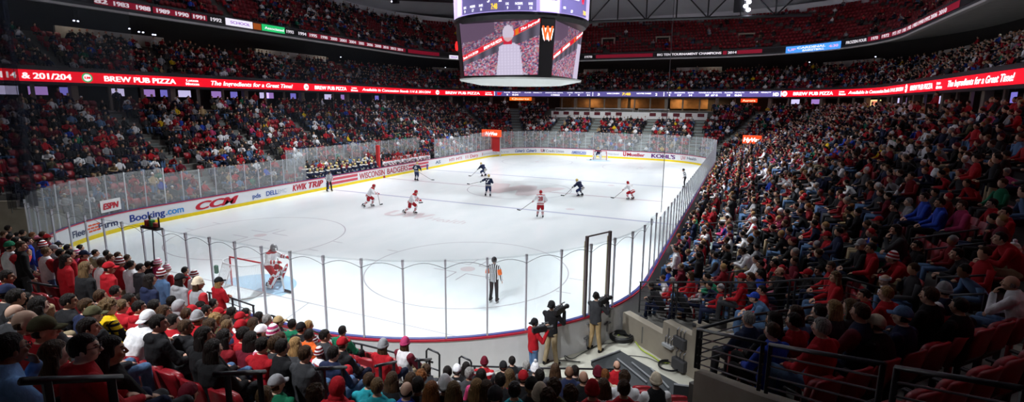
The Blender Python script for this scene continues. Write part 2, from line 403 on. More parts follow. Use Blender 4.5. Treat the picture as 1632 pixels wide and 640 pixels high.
HAIR['C'] = fin(hair_shell(-.01, 1.14, -.085, .22), 'hair', .008, 1)
q = hair_shell(.0, 1.05, -.075, .05)
for k in range(9):
    a = PI+(k-4)*.30; x, y = .085*math.sin(a-PI), -.085*math.cos(a-PI)*.9-.005
    q.tube([(x, y, .02), (x*1.12, y*1.08-.005, -.1), (x*1.25+.008*(k % 3-1), y*1.12-.012, -.2), (x*1.15, y*1.1-.012, -.29-.02*(k % 2))], [.03, .034, .03, .012], 8)
HAIR['L'] = fin(q, 'hair', .010)
q = hair_shell(.0, 1.0, -.06, .03); q.tube([(0, -.10, .03), (0, -.145, .0), (0, -.15, -.09), (0, -.135, -.17)], [.02, .034, .03, .01], 8); HAIR['P'] = fin(q, 'hair', .009)
q = MB()   # long hair seen below a hat
for k in range(9):
    a = (k-4)*.32; x, y = .08*math.sin(a), -.08*math.cos(a)*.95
    q.tube([(x, y, .03), (x*1.12, y*1.1-.005, -.1), (x*1.2+.006*(k % 3-1), y*1.14-.012, -.2), (x*1.1, y*1.1-.01, -.28)], [.026, .03, .026, .01], 8)
HAIR['l'] = fin(q, 'hair', .010)
q = MB()
for k in range(11):
    a = (k-5)*.27; q.ell((.072*math.sin(a), -.082*math.cos(a)*.95, -.012), (.016, .016, .042), 8, 6)
HAIR['s'] = fin(q, 'hair', .009); HAIR['B'] = HAIR['s']
HAT = {}
def hatmesh(q, name, m):
    me = q.mesh(name); me.materials.append(m); me.polygons.foreach_set('use_smooth', [True]*len(me.polygons)); return me
def dome(puff, z0, top=.13):
    q = MB(); R = []
    for ph in np.linspace(0, PI/2*.97, 8): R.append([(.089*puff*math.cos(ph)*math.cos(a), .108*puff*math.cos(ph)*math.sin(a)-.008, z0+(top+.018-z0)*math.sin(ph)) for a in np.linspace(0, 2*PI, 24, endpoint=False)])
    return q.rings(R)
def cap_mesh(back):
    q = dome(1.02, .028); q.ell((0, -.008, .148), (.010, .010, .006), 8, 5); crown = hatmesh(q, 'baseball_cap', M_CLOTH)
    q = MB(); s = -1 if back else 1; R = []
    for t, w, z in ((.085, .072, .040), (.12, .074, .034), (.155, .066, .026), (.182, .045, .020)):
        R.append([(w*u, s*(t-.03*u*u)-.006, z-.018*u*u) for u in np.linspace(-1, 1, 9)]+[(w*u, s*(t-.03*u*u)-.006, z-.018*u*u+.007) for u in np.linspace(1, -1, 9)])
    q.rings(R); return [crown, ('visor', hatmesh(q, 'visor', M_CLOTH), None)]
HAT['cap'] = cap_mesh(False); HAT['capb'] = cap_mesh(True)
def beanie(pom, m):
    q = dome(1.07, .0, .155); out = [hatmesh(q, 'knit_hat', m)]; q = MB()
    R = []
    for z, k in ((-.005, 1.07), (-.002, 1.13), (.036, 1.13), (.04, 1.06)): R.append([(.089*k*math.cos(a), .108*k*math.sin(a)-.008, z) for a in np.linspace(0, 2*PI, 24, endpoint=False)])
    q.rings(R, cap=False); out.append(('cuff', hatmesh(q, 'cuff', m), None))
    if pom: q = MB(); q.ell((0, -.01, .195), (.034, .034, .034), 12, 8); out.append(('pompom', hatmesh(q, 'pompom', M_CLOTH), (.75, .75, .78)))
    return out
HAT['bea'] = beanie(False, M_CLOTH); HAT['pom'] = beanie(True, M_HSTR); HAT['sbea'] = beanie(False, M_HSTR)
q = hair_shell(.005, 1.22, -.11, 0); q.ell((0, -.06, -.11), (.11, .08, .08)); HAT['hood'] = fin(q, 'hood', .012, 3, (M_CLOTH,))
q = MB(); R = []
for z in (.015, .06): R.append([(.092*math.cos(a), .111*math.sin(a)-.008, z) for a in np.linspace(0, 2*PI, 24, endpoint=False)])
for z in (.06, .015): R.append([(.080*math.cos(a), .098*math.sin(a)-.008, z) for a in np.linspace(0, 2*PI, 24, endpoint=False)])
q.rings(R, closed=True); HAT['band'] = q.mesh('headband'); HAT['band'].materials.append(M_CLOTH)
q = MB(); q.tube([(.098*math.cos(a), -.01, .02+.125*math.sin(a)) for a in np.linspace(0, PI, 12)], .010, 6)
for s in (-1, 1): q.ell((s*.095, -.005, -.005), (.024, .036, .042), 12, 8)
q.tube([(-.1, .02, -.02), (-.085, .09, -.06)], .005, 5); HAT['phones'] = q.mesh('headphones'); HAT['phones'].materials.append(M_BLACK)
q = MB()
for s in (-1, 1):
    q.tube([(s*.031+.022*math.cos(a), .108, .008+.016*math.sin(a)) for a in np.linspace(0, 2*PI, 11)], .003, 4); q.tube([(s*.053, .105, .012), (s*.079, .0, .012)], .003, 4)
q.tube([(-.01, .112, .01), (.01, .112, .01)], .003, 4); GLASSES = q.mesh('eyeglasses'); GLASSES.materials.append(M_BLACK)
PALETTE = {'red': (.40, .010, .018), 'darkred': (.20, .008, .014), 'maroon': (.13, .008, .02), 'black': (.012, .012, .014), 'charcoal': (.045, .046, .052), 'navy': (.014, .020, .055), 'blue': (.02, .06, .42), 'denim': (.09, .17, .32), 'lightblue': (.18, .36, .68),
           'white': (.80, .80, .83), 'grey': (.30, .30, .32), 'green': (.01, .16, .08), 'olive': (.075, .07, .035), 'yellow': (.75, .50, .01), 'orange': (.75, .12, .02), 'pink': (.70, .22, .32), 'rose': (.50, .05, .16), 'teal': (.02, .30, .36), 'tan': (.40, .28, .14), 'cream': (.68, .58, .44), 'brown': (.10, .05, .025), 'purple': (.16, .03, .26), 'khaki': (.36, .28, .17)}
HAIRC = {'dk': ((.012, .009, .008), 'dark'), 'br': ((.055, .028, .014), 'brown'), 'bl': ((.34, .20, .08), 'blond'), 'gr': ((.28, .27, .26), 'grey'), 'au': ((.20, .07, .02), 'auburn'), 'db': ((.14, .085, .04), 'dark blond')}
SKINS = [(.58, .34, .24), (.50, .28, .19), (.62, .40, .30), (.45, .25, .16), (.55, .31, .22), (.22, .11, .065)]
PERSONS = []
def inst(name, me, parent, col=None, M=None):
    o = bpy.data.objects.new(name, me); COL.objects.link(o)
    if parent is not None: o.parent = parent
    if M is not None: o.matrix_local = M
    if col is not None: o.color = (*col, 1)
    return o
def puthat(nm, k, r, c, HM):
    L_ = HAT[k] if isinstance(HAT[k], list) else [HAT[k]]
    h = inst(nm, L_[0], r, c, HM)
    for n2, me, c2 in L_[1:]: inst(n2, me, h, c2 or c)
    return h
def setmat(o, i, m): o.material_slots[i].link = 'OBJECT'; o.material_slots[i].material = m
def person(pose, loc, rz, scale=1, top='red', style='top', hair='dkS', hat=None, trousers='denim', shoes='black', skin=None, sleeves=None, cat='person'):
    d = LIB[pose]; sk = SKINS[skin if skin is not None else rnd.choice([0, 0, 1, 2, 2, 3, 4, 4, 5])]
    r = inst('person', d['body'], None, sk); r.location = loc; r.rotation_euler = (0, 0, rz); r.scale = (scale,)*3
    t = inst({'hoodie': 'hooded_sweatshirt', 'jersey': 'jersey'}.get(style, 'jacket'), d['hoodie' if style == 'hoodie' else 'top'], r, PALETTE[top])
    if top == 'redwhite': pass
    if sleeves:
        m = {'white': M_WHITE, 'red': M_RED}.get(sleeves) or mat('sleeve_'+sleeves, PALETTE[sleeves], .85, bump=.3); setmat(t, 1, m)
    if style == 'plaid': setmat(t, 1, M_PLAID)
    if style == 'banded': setmat(t, 0, M_JSTR); setmat(t, 1, M_JSTR)
    if style == 'vstripe': setmat(t, 0, M_VSTR); setmat(t, 1, M_VSTR)
    inst('trousers', d['trousers'], r, PALETTE[trousers])
    for me in d['shoe']: inst('shoe', me, r, PALETTE[shoes])
    HM = Matrix.Translation(Vector(d['J']['head']))@Matrix(d['Rh'].tolist()).to_4x4()
    if hair:
        c, st = HAIRC[hair[:2]][0], hair[2]
        if hat and hat.split('.')[1] != 'phones' and st in 'SC': st = 's'
        if hat and hat.split('.')[1] != 'phones' and st in 'LP': st = 'l'
        if not (hat and hat.endswith('.hood')): inst('hair', HAIR[st], r, c, HM)
    if hat:
        c, k = hat.split('.')
        nm = {'cap': 'baseball_cap', 'capb': 'baseball_cap', 'bea': 'knit_hat', 'pom': 'bobble_hat', 'sbea': 'knit_hat', 'hood': 'hood', 'band': 'headband', 'phones': 'headphones'}[k]
        puthat(nm, k, r, PALETTE[c], HM)
    return r
# ================================================================== THE SETTING
def fast_mesh(name, V, loops, starts, totals, mats, col=None, mi=None, smooth=False):
    me = bpy.data.meshes.new(name)
    me.vertices.add(len(V)); me.vertices.foreach_set('co', np.ascontiguousarray(V, np.float32).ravel())
    me.loops.add(len(loops)); me.loops.foreach_set('vertex_index', np.ascontiguousarray(loops, np.int32))
    me.polygons.add(len(starts)); me.polygons.foreach_set('loop_start', np.ascontiguousarray(starts, np.int32))
    me.polygons.foreach_set('loop_total', np.ascontiguousarray(totals, np.int32))
    if smooth: me.polygons.foreach_set('use_smooth', np.ones(len(starts), bool))
    if mi is not None: me.polygons.foreach_set('material_index', np.ascontiguousarray(mi, np.int32))
    me.update(calc_edges=True)
    if col is not None:
        a = me.color_attributes.new('Col', 'FLOAT_COLOR', 'POINT')
        a.data.foreach_set('color', np.ascontiguousarray(np.hstack([col, np.ones((len(col), 1))]), np.float32).ravel())
    for m in mats: me.materials.append(m)
    return me
def scatter_arrays(mb, T):
    V0 = np.concatenate(mb.v); T = np.asarray(T, float); N = len(T); n = len(V0)
    c, s = np.cos(T[:, 3]), np.sin(T[:, 3]); k = T[:, 4]
    X = (V0[None, :, 0]*c[:, None]-V0[None, :, 1]*s[:, None])*k[:, None]+T[:, 0:1]
    Y = (V0[None, :, 0]*s[:, None]+V0[None, :, 1]*c[:, None])*k[:, None]+T[:, 1:2]
    Z = V0[None, :, 2]*k[:, None]+T[:, 2:3]
    lp = np.concatenate([np.array(f) for f in mb.f]); tot = np.array([len(f) for f in mb.f])
    return np.stack([X, Y, Z], -1).reshape(-1, 3), (lp[None]+np.arange(N)[:, None]*n).ravel(), np.tile(tot, N)
def scatter(name, mbs, Ts, mats, col=None, smooth=False):
    """one mesh of many copies of each mb at T = (x, y, z, angle, scale)"""
    V, L, TT, n = [], [], [], 0
    for mb, T in zip(mbs, Ts):
        if not len(T): continue
        v, l, t = scatter_arrays(mb, T); V.append(v); L.append(l+n); TT.append(t); n += len(v)
    V, L, TT = np.concatenate(V), np.concatenate(L), np.concatenate(TT); S = np.concatenate([[0], np.cumsum(TT)[:-1]])
    return fast_mesh(name, V, L, S, TT, mats, col, None, smooth)
def attr_mat(name, emit=0, rough=.8):
    m = bpy.data.materials.new(name); m.use_nodes = True; nt = m.node_tree; b = nt.nodes['Principled BSDF']
    a = nt.nodes.new('ShaderNodeAttribute'); a.attribute_name = 'Col'; b.inputs['Roughness'].default_value = rough
    b.inputs['Specular IOR Level'].default_value = .2
    if emit:
        b.inputs['Base Color'].default_value = (.01, .01, .01, 1)
        nt.links.new(a.outputs['Color'], b.inputs['Emission Color']); b.inputs['Emission Strength'].default_value = emit
    else: nt.links.new(a.outputs['Color'], b.inputs['Base Color'])
    return m
M_CROWD = attr_mat('crowd_clothes'); M_SCREEN = attr_mat('screen_picture', 1.0)

# --- concrete floor and ice
mb = MB(); mb.box((0, 0, -.16), (150, 190, .3)); tag(mb.build('floor', mat('pale_floor_concrete', (.50, .49, .42), .75, noise=.22, nscale=2.5)), kind='structure')
M_ICE = bpy.data.materials.new('ice'); M_ICE.use_nodes = True
nt = M_ICE.node_tree; b = nt.nodes['Principled BSDF']; tc = nt.nodes.new('ShaderNodeTexCoord'); mp = nt.nodes.new('ShaderNodeMapping')
mp.inputs['Scale'].default_value = (.35, .12, 1); n1 = nt.nodes.new('ShaderNodeTexNoise'); n1.inputs['Scale'].default_value = 1.4; n1.inputs['Detail'].default_value = 9; n1.inputs['Roughness'].default_value = .68
nt.links.new(tc.outputs['Object'], mp.inputs['Vector']); nt.links.new(mp.outputs['Vector'], n1.inputs['Vector'])
cr = nt.nodes.new('ShaderNodeValToRGB'); cr.color_ramp.elements[0].position = .3; cr.color_ramp.elements[0].color = (.77, .83, .86, 1); cr.color_ramp.elements[1].position = .62; cr.color_ramp.elements[1].color = (.86, .9, .92, 1)
nt.links.new(n1.outputs['Fac'], cr.inputs['Fac']); nt.links.new(cr.outputs['Color'], b.inputs['Base Color'])
b.inputs['Roughness'].default_value = .22; b.inputs['Specular IOR Level'].default_value = .28
n2 = nt.nodes.new('ShaderNodeTexNoise'); n2.inputs['Scale'].default_value = 5; n2.inputs['Detail'].default_value = 8; nt.links.new(tc.outputs['Object'], n2.inputs['Vector'])
bp = nt.nodes.new('ShaderNodeBump'); bp.inputs['Strength'].default_value = .12; bp.inputs['Distance'].default_value = .01
nt.links.new(n2.outputs['Fac'], bp.inputs['Height']); nt.links.new(bp.outputs['Normal'], b.inputs['Normal'])
pp = P0.p[::-1]; mb = MB(); n = len(pp)
mb.rings([[(x, y, -.02) for x, y, _, _ in pp], [(x, y, 0) for x, y, _, _ in pp]])
ice = mb.build('floor_ice', M_ICE); tag(ice, kind='structure')
def flat_ring(mb, cx, cy, r0, r1, z, a0=0, a1=360, n=72):
    A = np.radians(np.linspace(a0, a1, n))
    v = [(cx+r*math.cos(a), cy+r*math.sin(a), z) for a in A for r in (r0, r1)]
    mb.add(v, [(2*i, 2*i+1, 2*i+3, 2*i+2) for i in range(n-1)])
def flat_rect(mb, x0, y0, x1, y1, z): mb.add([(x0, y0, z), (x1, y0, z), (x1, y1, z), (x0, y1, z)], [(0, 1, 2, 3)])
M_LRED = mat('whitened_red_ice_paint', (.62, .54, .58), .25); M_LBLUE = mat('whitened_blue_ice_paint', (.50, .52, .66), .25)  # line colours whitened to imitate overexposure and the ice above them
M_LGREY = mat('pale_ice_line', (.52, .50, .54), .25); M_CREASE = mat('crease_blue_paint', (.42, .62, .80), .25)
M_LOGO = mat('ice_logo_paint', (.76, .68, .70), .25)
gy = 27.13
def line(name, m, fn): mb = MB(); fn(mb); return mb.build(name, m, ice)
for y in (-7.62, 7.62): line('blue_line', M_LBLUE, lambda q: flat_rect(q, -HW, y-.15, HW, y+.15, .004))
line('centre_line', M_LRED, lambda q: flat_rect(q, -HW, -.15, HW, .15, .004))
for y in (-gy, gy):
    xx = 6.25+math.sqrt(RC**2-(gy-21.95)**2)
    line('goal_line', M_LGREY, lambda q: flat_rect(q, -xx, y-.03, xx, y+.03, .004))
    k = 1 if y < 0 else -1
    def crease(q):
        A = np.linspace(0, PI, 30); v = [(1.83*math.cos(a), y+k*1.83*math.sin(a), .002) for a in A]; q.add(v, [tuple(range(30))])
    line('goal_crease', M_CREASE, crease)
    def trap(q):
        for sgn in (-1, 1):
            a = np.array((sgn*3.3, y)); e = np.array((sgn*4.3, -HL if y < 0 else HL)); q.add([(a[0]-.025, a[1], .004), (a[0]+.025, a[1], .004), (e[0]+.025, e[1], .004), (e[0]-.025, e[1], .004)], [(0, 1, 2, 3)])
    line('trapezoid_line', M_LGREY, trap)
for sx in (-1, 1):
    for sy in (-1, 1):
        cx, cy = sx*6.71, sy*21.03
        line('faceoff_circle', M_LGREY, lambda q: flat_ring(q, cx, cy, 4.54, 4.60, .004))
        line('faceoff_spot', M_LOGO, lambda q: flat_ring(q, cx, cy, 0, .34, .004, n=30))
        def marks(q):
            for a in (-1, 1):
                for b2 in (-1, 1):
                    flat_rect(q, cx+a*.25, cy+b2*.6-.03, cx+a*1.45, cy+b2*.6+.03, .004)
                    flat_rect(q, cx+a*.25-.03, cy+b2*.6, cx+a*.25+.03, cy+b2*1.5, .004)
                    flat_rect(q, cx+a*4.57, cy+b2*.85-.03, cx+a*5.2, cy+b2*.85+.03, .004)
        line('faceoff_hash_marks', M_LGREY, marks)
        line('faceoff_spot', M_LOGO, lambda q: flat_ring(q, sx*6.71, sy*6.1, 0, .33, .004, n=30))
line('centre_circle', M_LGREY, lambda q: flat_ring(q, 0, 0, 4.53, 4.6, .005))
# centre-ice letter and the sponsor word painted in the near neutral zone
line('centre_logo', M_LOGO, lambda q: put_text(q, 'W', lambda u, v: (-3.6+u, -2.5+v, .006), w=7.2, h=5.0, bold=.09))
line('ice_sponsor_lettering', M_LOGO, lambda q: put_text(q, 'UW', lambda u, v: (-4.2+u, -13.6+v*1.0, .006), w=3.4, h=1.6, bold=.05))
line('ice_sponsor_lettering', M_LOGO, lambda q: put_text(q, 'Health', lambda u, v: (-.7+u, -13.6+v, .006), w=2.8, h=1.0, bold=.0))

# --- boards (one continuous fence) with kick plate, cap and advertising
M_BOARD = mat('board_white', (.74, .75, .78), .35, noise=.05, nscale=2); M_KICK = mat('kick_plate_yellow', (.80, .60, .0), .4)
M_CAPB = mat('cap_blue', (.035, .045, .20), .35); M_CAPR = mat('cap_red', (.50, .02, .045), .35)
M_BACK = mat('board_back_grey', (.66, .66, .68), .5, noise=.08, nscale=3)
BH = 1.1
boards = thing('dasher_boards', 'white dasher boards with sponsor adverts and yellow kick plate ringing the ice', 'rink boards')
def swp(name, m, prof, n=240):
    q = MB(); strip(q, P0, 0, P0.L-P0.L/n, prof, n, closed=True); return q.build(name, m, boards)
FACE = swp('board_face', M_BOARD, [(0, .22), (.02, .22), (.02, 1.04), (0, 1.04)])
swp('kick_plate', M_KICK, [(-.012, 0), (.02, 0), (.02, .23), (-.012, .23)])
swp('board_back', M_BACK, [(.02, 0), (.12, 0), (.12, 1.03), (.02, 1.03)])
swp('cap_trim', M_CAPR, [(-.02, 1.03), (.145, 1.03), (.145, 1.09), (-.02, 1.09)])
swp('cap_rail', M_CAPB, [(.0, 1.088), (.11, 1.088), (.11, BH+.012), (.0, BH+.012)])
mb = MB()
for y, m in ((0, M_RED),):
    mb.box((-HW-.0, 0, .12), (.05, .3, .24))
mb.build('centre_line_mark', mat('mark_red', (.35, .03, .03)), boards)
for y in (7.62, -7.62):
    mb = MB(); mb.box((-HW, y, .3), (.05, .3, .6)); mb.build('blue_line_mark', mat('mark_blue', (.06, .07, .25)), boards)
ADS = [  # text, px0, px1, z base, cap height, colour, bold, shear   (left and far boards)
    ('lth', 78, 95, .38, .42, '3a4a8c', .02, 0), ('Fleet', 115, 139, .42, .36, '22305c', .025, 0), ('Farm', 157, 187, .42, .36, '22305c', .025, 0),
    ('Booking', 207, 263, .40, .42, '27408f', .03, 0), ('.com', 264, 293, .40, .42, '3c8fd6', .03, 0), ('CCM', 311, 381, .34, .52, 'c01a30', .055, .35),
    ('pds', 402, 415, .42, .33, '2a55a0', .02, 0), ('DELL', 424, 442, .42, .35, '2b55a5', .03, 0), ('EMC', 443, 456, .42, .33, 'aab4c4', .0, 0),
    ('KWIK', 466, 489, .40, .50, 'b3152c', .045, .25), ('TRIP', 491, 515, .40, .50, 'b3152c', .045, .25),
    ('WISCONSIN', 573, 613, .34, .56, 'b02a3a', .02, 0), ('BADGERS', 617, 650, .34, .56, 'b02a3a', .02, 0),
    ('AS', 694, 702, .45, .36, '3b5a78', .02, 0), ('HTI', 716, 724, .45, .34, 'b02a3a', .02, 0), ('HTI', 727, 736, .45, .34, 'b02a3a', .02, 0), ('11 Dairy', 742, 762, .42, .40, 'c23040', .02, 0),
    ('HyVee', 768, 779, .42, .42, 'd03a30', .04, .2), ("Seventh Ave", 790, 811, .45, .3, '9aa0a8', .0, 0),
    ("Culver's", 821, 836, .42, .44, '2c4a86', .03, .35), ("Culver's", 839, 855, .42, .44, '2c4a86', .03, .35), ('U', 862, 866, .45, .44, 'a03040', .05, 0), ('W', 865, 869, .40, .44, '333333', .05, 0), ('Credit Union', 870, 899, .42, .38, '55585e', .01, 0),
    ('AMERICAN', 911, 934, .42, .34, '3f62b0', .03, 0), ('Heartland', 969, 986, .45, .3, '9aa0a8', 0, 0), ('U', 993, 998, .4, .6, 'c02038', .07, 0), ('Mueller', 999, 1028, .42, .46, 'b0203a', .035, 0),
    ("KOHL'S", 1038, 1076, .38, .5, '5c1a6a', .05, 0), ('UW', 1085, 1093, .40, .50, 'b02a3a', .01, 0), ('Health', 1095, 1110, .50, .36, '3a4a60', .015, 0)]
def sfind(px, z):
    lo, hi = (-9.0, 43) if px < 800 else (43, 96)
    return P0.find(px, z, lo, hi)
for body, a, bb, z, h, c, bo, sh in ADS:
    s0, s1 = sfind(a, z+.2), sfind(bb, z+.2); q = MB()
    def fn(u, v):
        x, y, nx, ny = P0.at(s0+u); return (x-nx*.012, y-ny*.012, z+v)
    put_text(q, body, fn, w=max(.2, s1-s0), h=h, bold=bo, shear=sh)
    q.build('advert_lettering', mat('advert_'+c, c, .5), FACE)
q = MB()   # orange double-arrow emblem between the two words
s0 = sfind(141, .6)
for k, (dx, w) in enumerate(((0, .09), (.17, .09), (.34, .09))):
    t = s0+dx*1.6
    for z, l in ((.42, .12), (.58, .3), (.74, .12)):
        x, y, nx, ny = P0.at(t+(.0 if z == .58 else .12)); q.box((x-nx*.012, y-ny*.012, z+.04), (.02, .22, .09), ax=[(nx, ny, 0), (-ny, nx, 0), (0, 0, 1)])
q.build('advert_emblem', mat('advert_orange', 'e0582a', .5), FACE)
q = MB()
for a, bb in ((520, 570), (651, 683)):     # red band pairs flanking the team name
    s0, s1 = sfind(a, .6), sfind(bb, .6)
    for z in (.33, .68): strip(q, P0, s0, s1, [(-.012, z), (.0, z), (.0, z+.22), (-.012, z+.22)], 12)
q.build('advert_stripe', mat('advert_band', (.55, .07, .10), .5), FACE)
mb = MB()   # blue-on-white streak under a far advert
s0, s1 = sfind(911, .4), sfind(934, .4); strip(mb, P0, s0, s1, [(-.013, .32), (0, .32), (0, .38), (-.013, .38)], 6); mb.build('advert_stripe', mat('advert_3f62b0', '3f62b0'), FACE)
mb = MB()   # latch hardware on the back of the near boards
for px, pz in ((966, .95), (935, .75), (931, .3), (962, .5)):
    t = P0.find(px, pz, P0.nearest(14.8, -21), P0.nearest(9, -30.5)); x, y, nx, ny = P0.at(t); A = [(nx, ny, 0), (-ny, nx, 0), (0, 0, 1)]
    mb.box((x+nx*.15, y+ny*.15, pz), (.05, .05, .34), ax=A); mb.box((x+nx*.15, y+ny*.15, pz+.1), (.05, .3, .04), ax=A)
mb.build('gate_latch', mat('latch_grey', (.2, .2, .21), .5), boards)

# --- glass panes and posts
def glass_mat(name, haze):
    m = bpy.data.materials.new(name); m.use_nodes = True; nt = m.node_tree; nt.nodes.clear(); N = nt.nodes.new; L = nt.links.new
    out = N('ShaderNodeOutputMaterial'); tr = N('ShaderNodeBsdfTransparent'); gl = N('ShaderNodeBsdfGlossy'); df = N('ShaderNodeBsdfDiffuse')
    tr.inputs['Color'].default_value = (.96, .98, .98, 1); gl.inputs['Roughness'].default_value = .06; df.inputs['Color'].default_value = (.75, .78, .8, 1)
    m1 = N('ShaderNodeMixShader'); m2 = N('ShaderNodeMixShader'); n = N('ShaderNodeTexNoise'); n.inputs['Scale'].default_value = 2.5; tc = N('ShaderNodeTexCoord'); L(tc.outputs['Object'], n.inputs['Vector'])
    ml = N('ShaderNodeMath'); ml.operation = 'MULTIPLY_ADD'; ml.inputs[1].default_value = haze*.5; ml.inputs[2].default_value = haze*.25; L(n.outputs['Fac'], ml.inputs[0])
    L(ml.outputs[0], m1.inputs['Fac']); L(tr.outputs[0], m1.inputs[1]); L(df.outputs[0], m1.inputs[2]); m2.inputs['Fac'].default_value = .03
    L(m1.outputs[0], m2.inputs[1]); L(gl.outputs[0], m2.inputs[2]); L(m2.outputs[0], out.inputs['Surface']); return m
M_GLASS = glass_mat('painted_haze_glass', .24); M_GLASSC = glass_mat('faint_painted_haze_glass', .05); M_GLASSR = glass_mat('heavy_painted_haze_glass', .40)  # diffuse white haze paints the veil of ice reflections, amount set per zone
M_POST = mat('glass_post_metal', (.52, .52, .58), .4, .1); M_POSTW = mat('lit_glass_post', (.75, .76, .8), .4)  # second, whiter copy paints some left posts as catching the light
M_GEDGE = mat('glass_edge', (.28, .33, .35), .3)
OFF = .05
PG = Path(OFF)
NP = 148; SP = PG.L/NP
t_ref = PG.find(776, 2.5, PG.nearest(12.5, -28.2), PG.nearest(9, -30.5)); PH = t_ref % SP
def glass_top(x, y):
    if y < -20.9: return 3.32
    if x < -10 and -20.9 <= y < -11.2: return 3.0
    if x < -10 and y < 9.5: return 3.45
    if x < -10 and y < 18: return 3.3
    if y > 15: return 3.5
    return 2.95
gx0 = PG.find(932, 2.5, PG.nearest(14.8, -21), PG.nearest(9, -30.5)); gx1 = PG.find(968, 2.5, PG.nearest(14.8, -21), PG.nearest(9, -30.5))
GB = {}
def barrier(z):
    if z not in GB: GB[z] = thing('glass_barrier', f'tall clear glass barrier with slim posts on the boards of the {z}', 'glass barrier', group='rink glass barriers')
    return GB[z]
def zone(x, y):
    if y < -21.9 and x > 6: return 'near right corner'
    if y < -21.9 and x < -6: return 'near left corner'
    if y < -21.9: return 'near end'
    if y > 21.9 and x < -6: return 'far left corner'
    if y > 21.9 and x > 6: return 'far right corner'
    if y > 21.9: return 'far end'
    return 'left side' if x < 0 else 'right side'
cnt = {}
PX_B0, PX_B1 = P0.find(493, 1.5, 5, 43), P0.find(691, 1.5, 5, 43)
for i in range(NP):
    s0 = PH+i*SP; s1 = s0+SP
    xm, ym, nx, ny = PG.at(s0+SP/2)
    gate = min(gx0, gx1)-.6 < (s0 % PG.L) < max(gx0, gx1)+.1 or min(gx0, gx1) < (s1 % PG.L) < max(gx0, gx1)
    z = zone(xm, ym); cnt[z] = cnt.get(z, 0)+1
    top = glass_top(xm, ym); q = MB(); R = []
    for t in np.linspace(s0+.015, s1-.015, 4):
        x, y, nx, ny = PG.at(t); R.append([(x, y, BH), (x+nx*.014, y+ny*.014, BH), (x+nx*.014, y+ny*.014, top), (x, y, top)])
    BENCH = xm < -10 and PX_B0 < s0+SP/2 < PX_B1
    if BENCH: R = [[(x_-2.15, y_, z_+(.0 if z_ > 2 else .3)) for x_, y_, z_ in r_] for r_ in R]
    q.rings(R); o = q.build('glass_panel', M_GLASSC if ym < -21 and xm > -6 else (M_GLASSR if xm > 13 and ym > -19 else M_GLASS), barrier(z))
    x, y, nx, ny = PG.at(s0); tp = max(top, glass_top(*PG.at(s0-SP/2)[:2]))+.03
    if BENCH: x -= 2.15
    q = MB(); A = [(nx, ny, 0), (-ny, nx, 0), (0, 0, 1)]
    q.box((x+nx*.04, y+ny*.04, (BH+tp)/2), (.05, .045, tp-BH), ax=A)
    q.box((x+nx*.04, y+ny*.04, tp-.08), (.07, .06, .16), ax=A)
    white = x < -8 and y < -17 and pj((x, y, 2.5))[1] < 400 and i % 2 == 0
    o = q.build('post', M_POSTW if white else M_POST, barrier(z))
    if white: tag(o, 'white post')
# gate frame in the near right corner
g = thing('corner_gate', 'tall dark steel gate standing in the near right corner glass', 'gate frame')
tops = []
for t, nm in ((gx0, 'frame_post'), (gx1, 'frame_post')):
    x, y, nx, ny = PG.at(t); A = [(nx, ny, 0), (-ny, nx, 0), (0, 0, 1)]
    q = MB(); q.box((x+nx*.05, y+ny*.05, (BH+3.62)/2), (.08, .075, 3.62-BH), ax=A); q.build(nm, mat('gate_dark_steel', (.12, .09, .09), .5, .1), g)
    q = MB(); q.box((x-nx*.03, y-ny*.03, (BH+3.5)/2), (.03, .03, 3.4-BH), ax=A); q.build('edge_strip', mat('edge_yellow', (.5, .42, .2), .5), g)
    tops.append((x+nx*.05, y+ny*.05, 3.6))
q = MB(); q.tube(tops, .025, 6); q.build('top_bar', mat('gate_dark_steel', (.12, .09, .09)), g)
# sagging tie cables and straight lower net cable along the near glass
M_CABLE = mat('net_cable', (.10, .10, .11), .6)
tN0 = PG.nearest(14.83, -19.5); tN1 = PG.L+PG.nearest(-14.83, -21.5)
q = MB()
for i in range(NP):
    s0 = PH+i*SP
    for base in (0, PG.L):
        a = s0+base; bb = a+SP
        if a < tN0 or bb > tN1+.5: continue
        if PG.at(a+SP/2)[1] > -19.5: continue
        pts = []
        for u in np.linspace(0, 1, 9):
            x, y, nx, ny = PG.at(a+u*SP); pts.append((x+nx*.07, y+ny*.07, 3.10+.16*math.sin(PI*u)))
        q.tube(pts, .008, 4)
tag(q.build('net_tie_cable', M_CABLE), 'thin dark cable looping from post to post along the near glass', 'cable')
# --- protective netting hanging behind the near glass
M_NET = bpy.data.materials.new('netting'); M_NET.use_nodes = True; nt = M_NET.node_tree; nt.nodes.clear()
out = nt.nodes.new('ShaderNodeOutputMaterial'); tr = nt.nodes.new('ShaderNodeBsdfTransparent'); df = nt.nodes.new('ShaderNodeBsdfDiffuse'); df.inputs['Color'].default_value = (.03, .035, .045, 1)
mx = nt.nodes.new('ShaderNodeMixShader'); mx.inputs['Fac'].default_value = .12
nt.links.new(tr.outputs[0], mx.inputs[1]); nt.links.new(df.outputs[0], mx.inputs[2]); nt.links.new(mx.outputs[0], out.inputs['Surface'])
q = MB(); strip(q, PG, tN0, tN1, [(.085, 3.3), (.088, 3.3), (.088, 16), (.085, 16)], 90)
tag(q.build('safety_net', M_NET), 'dark translucent safety netting hanging above the near end glass', 'safety net')
for t, lab in ((tN0, 'right edge'), ):
    x, y, nx, ny = PG.at(t); q = MB(); q.tube([(x+nx*.085, y+ny*.085, 3.2), (x+nx*.085, y+ny*.085, 16)], .014, 5)
    tag(q.build('net_edge_rope', M_CABLE), f'thin vertical rope along the {lab} of the safety netting', 'rope')
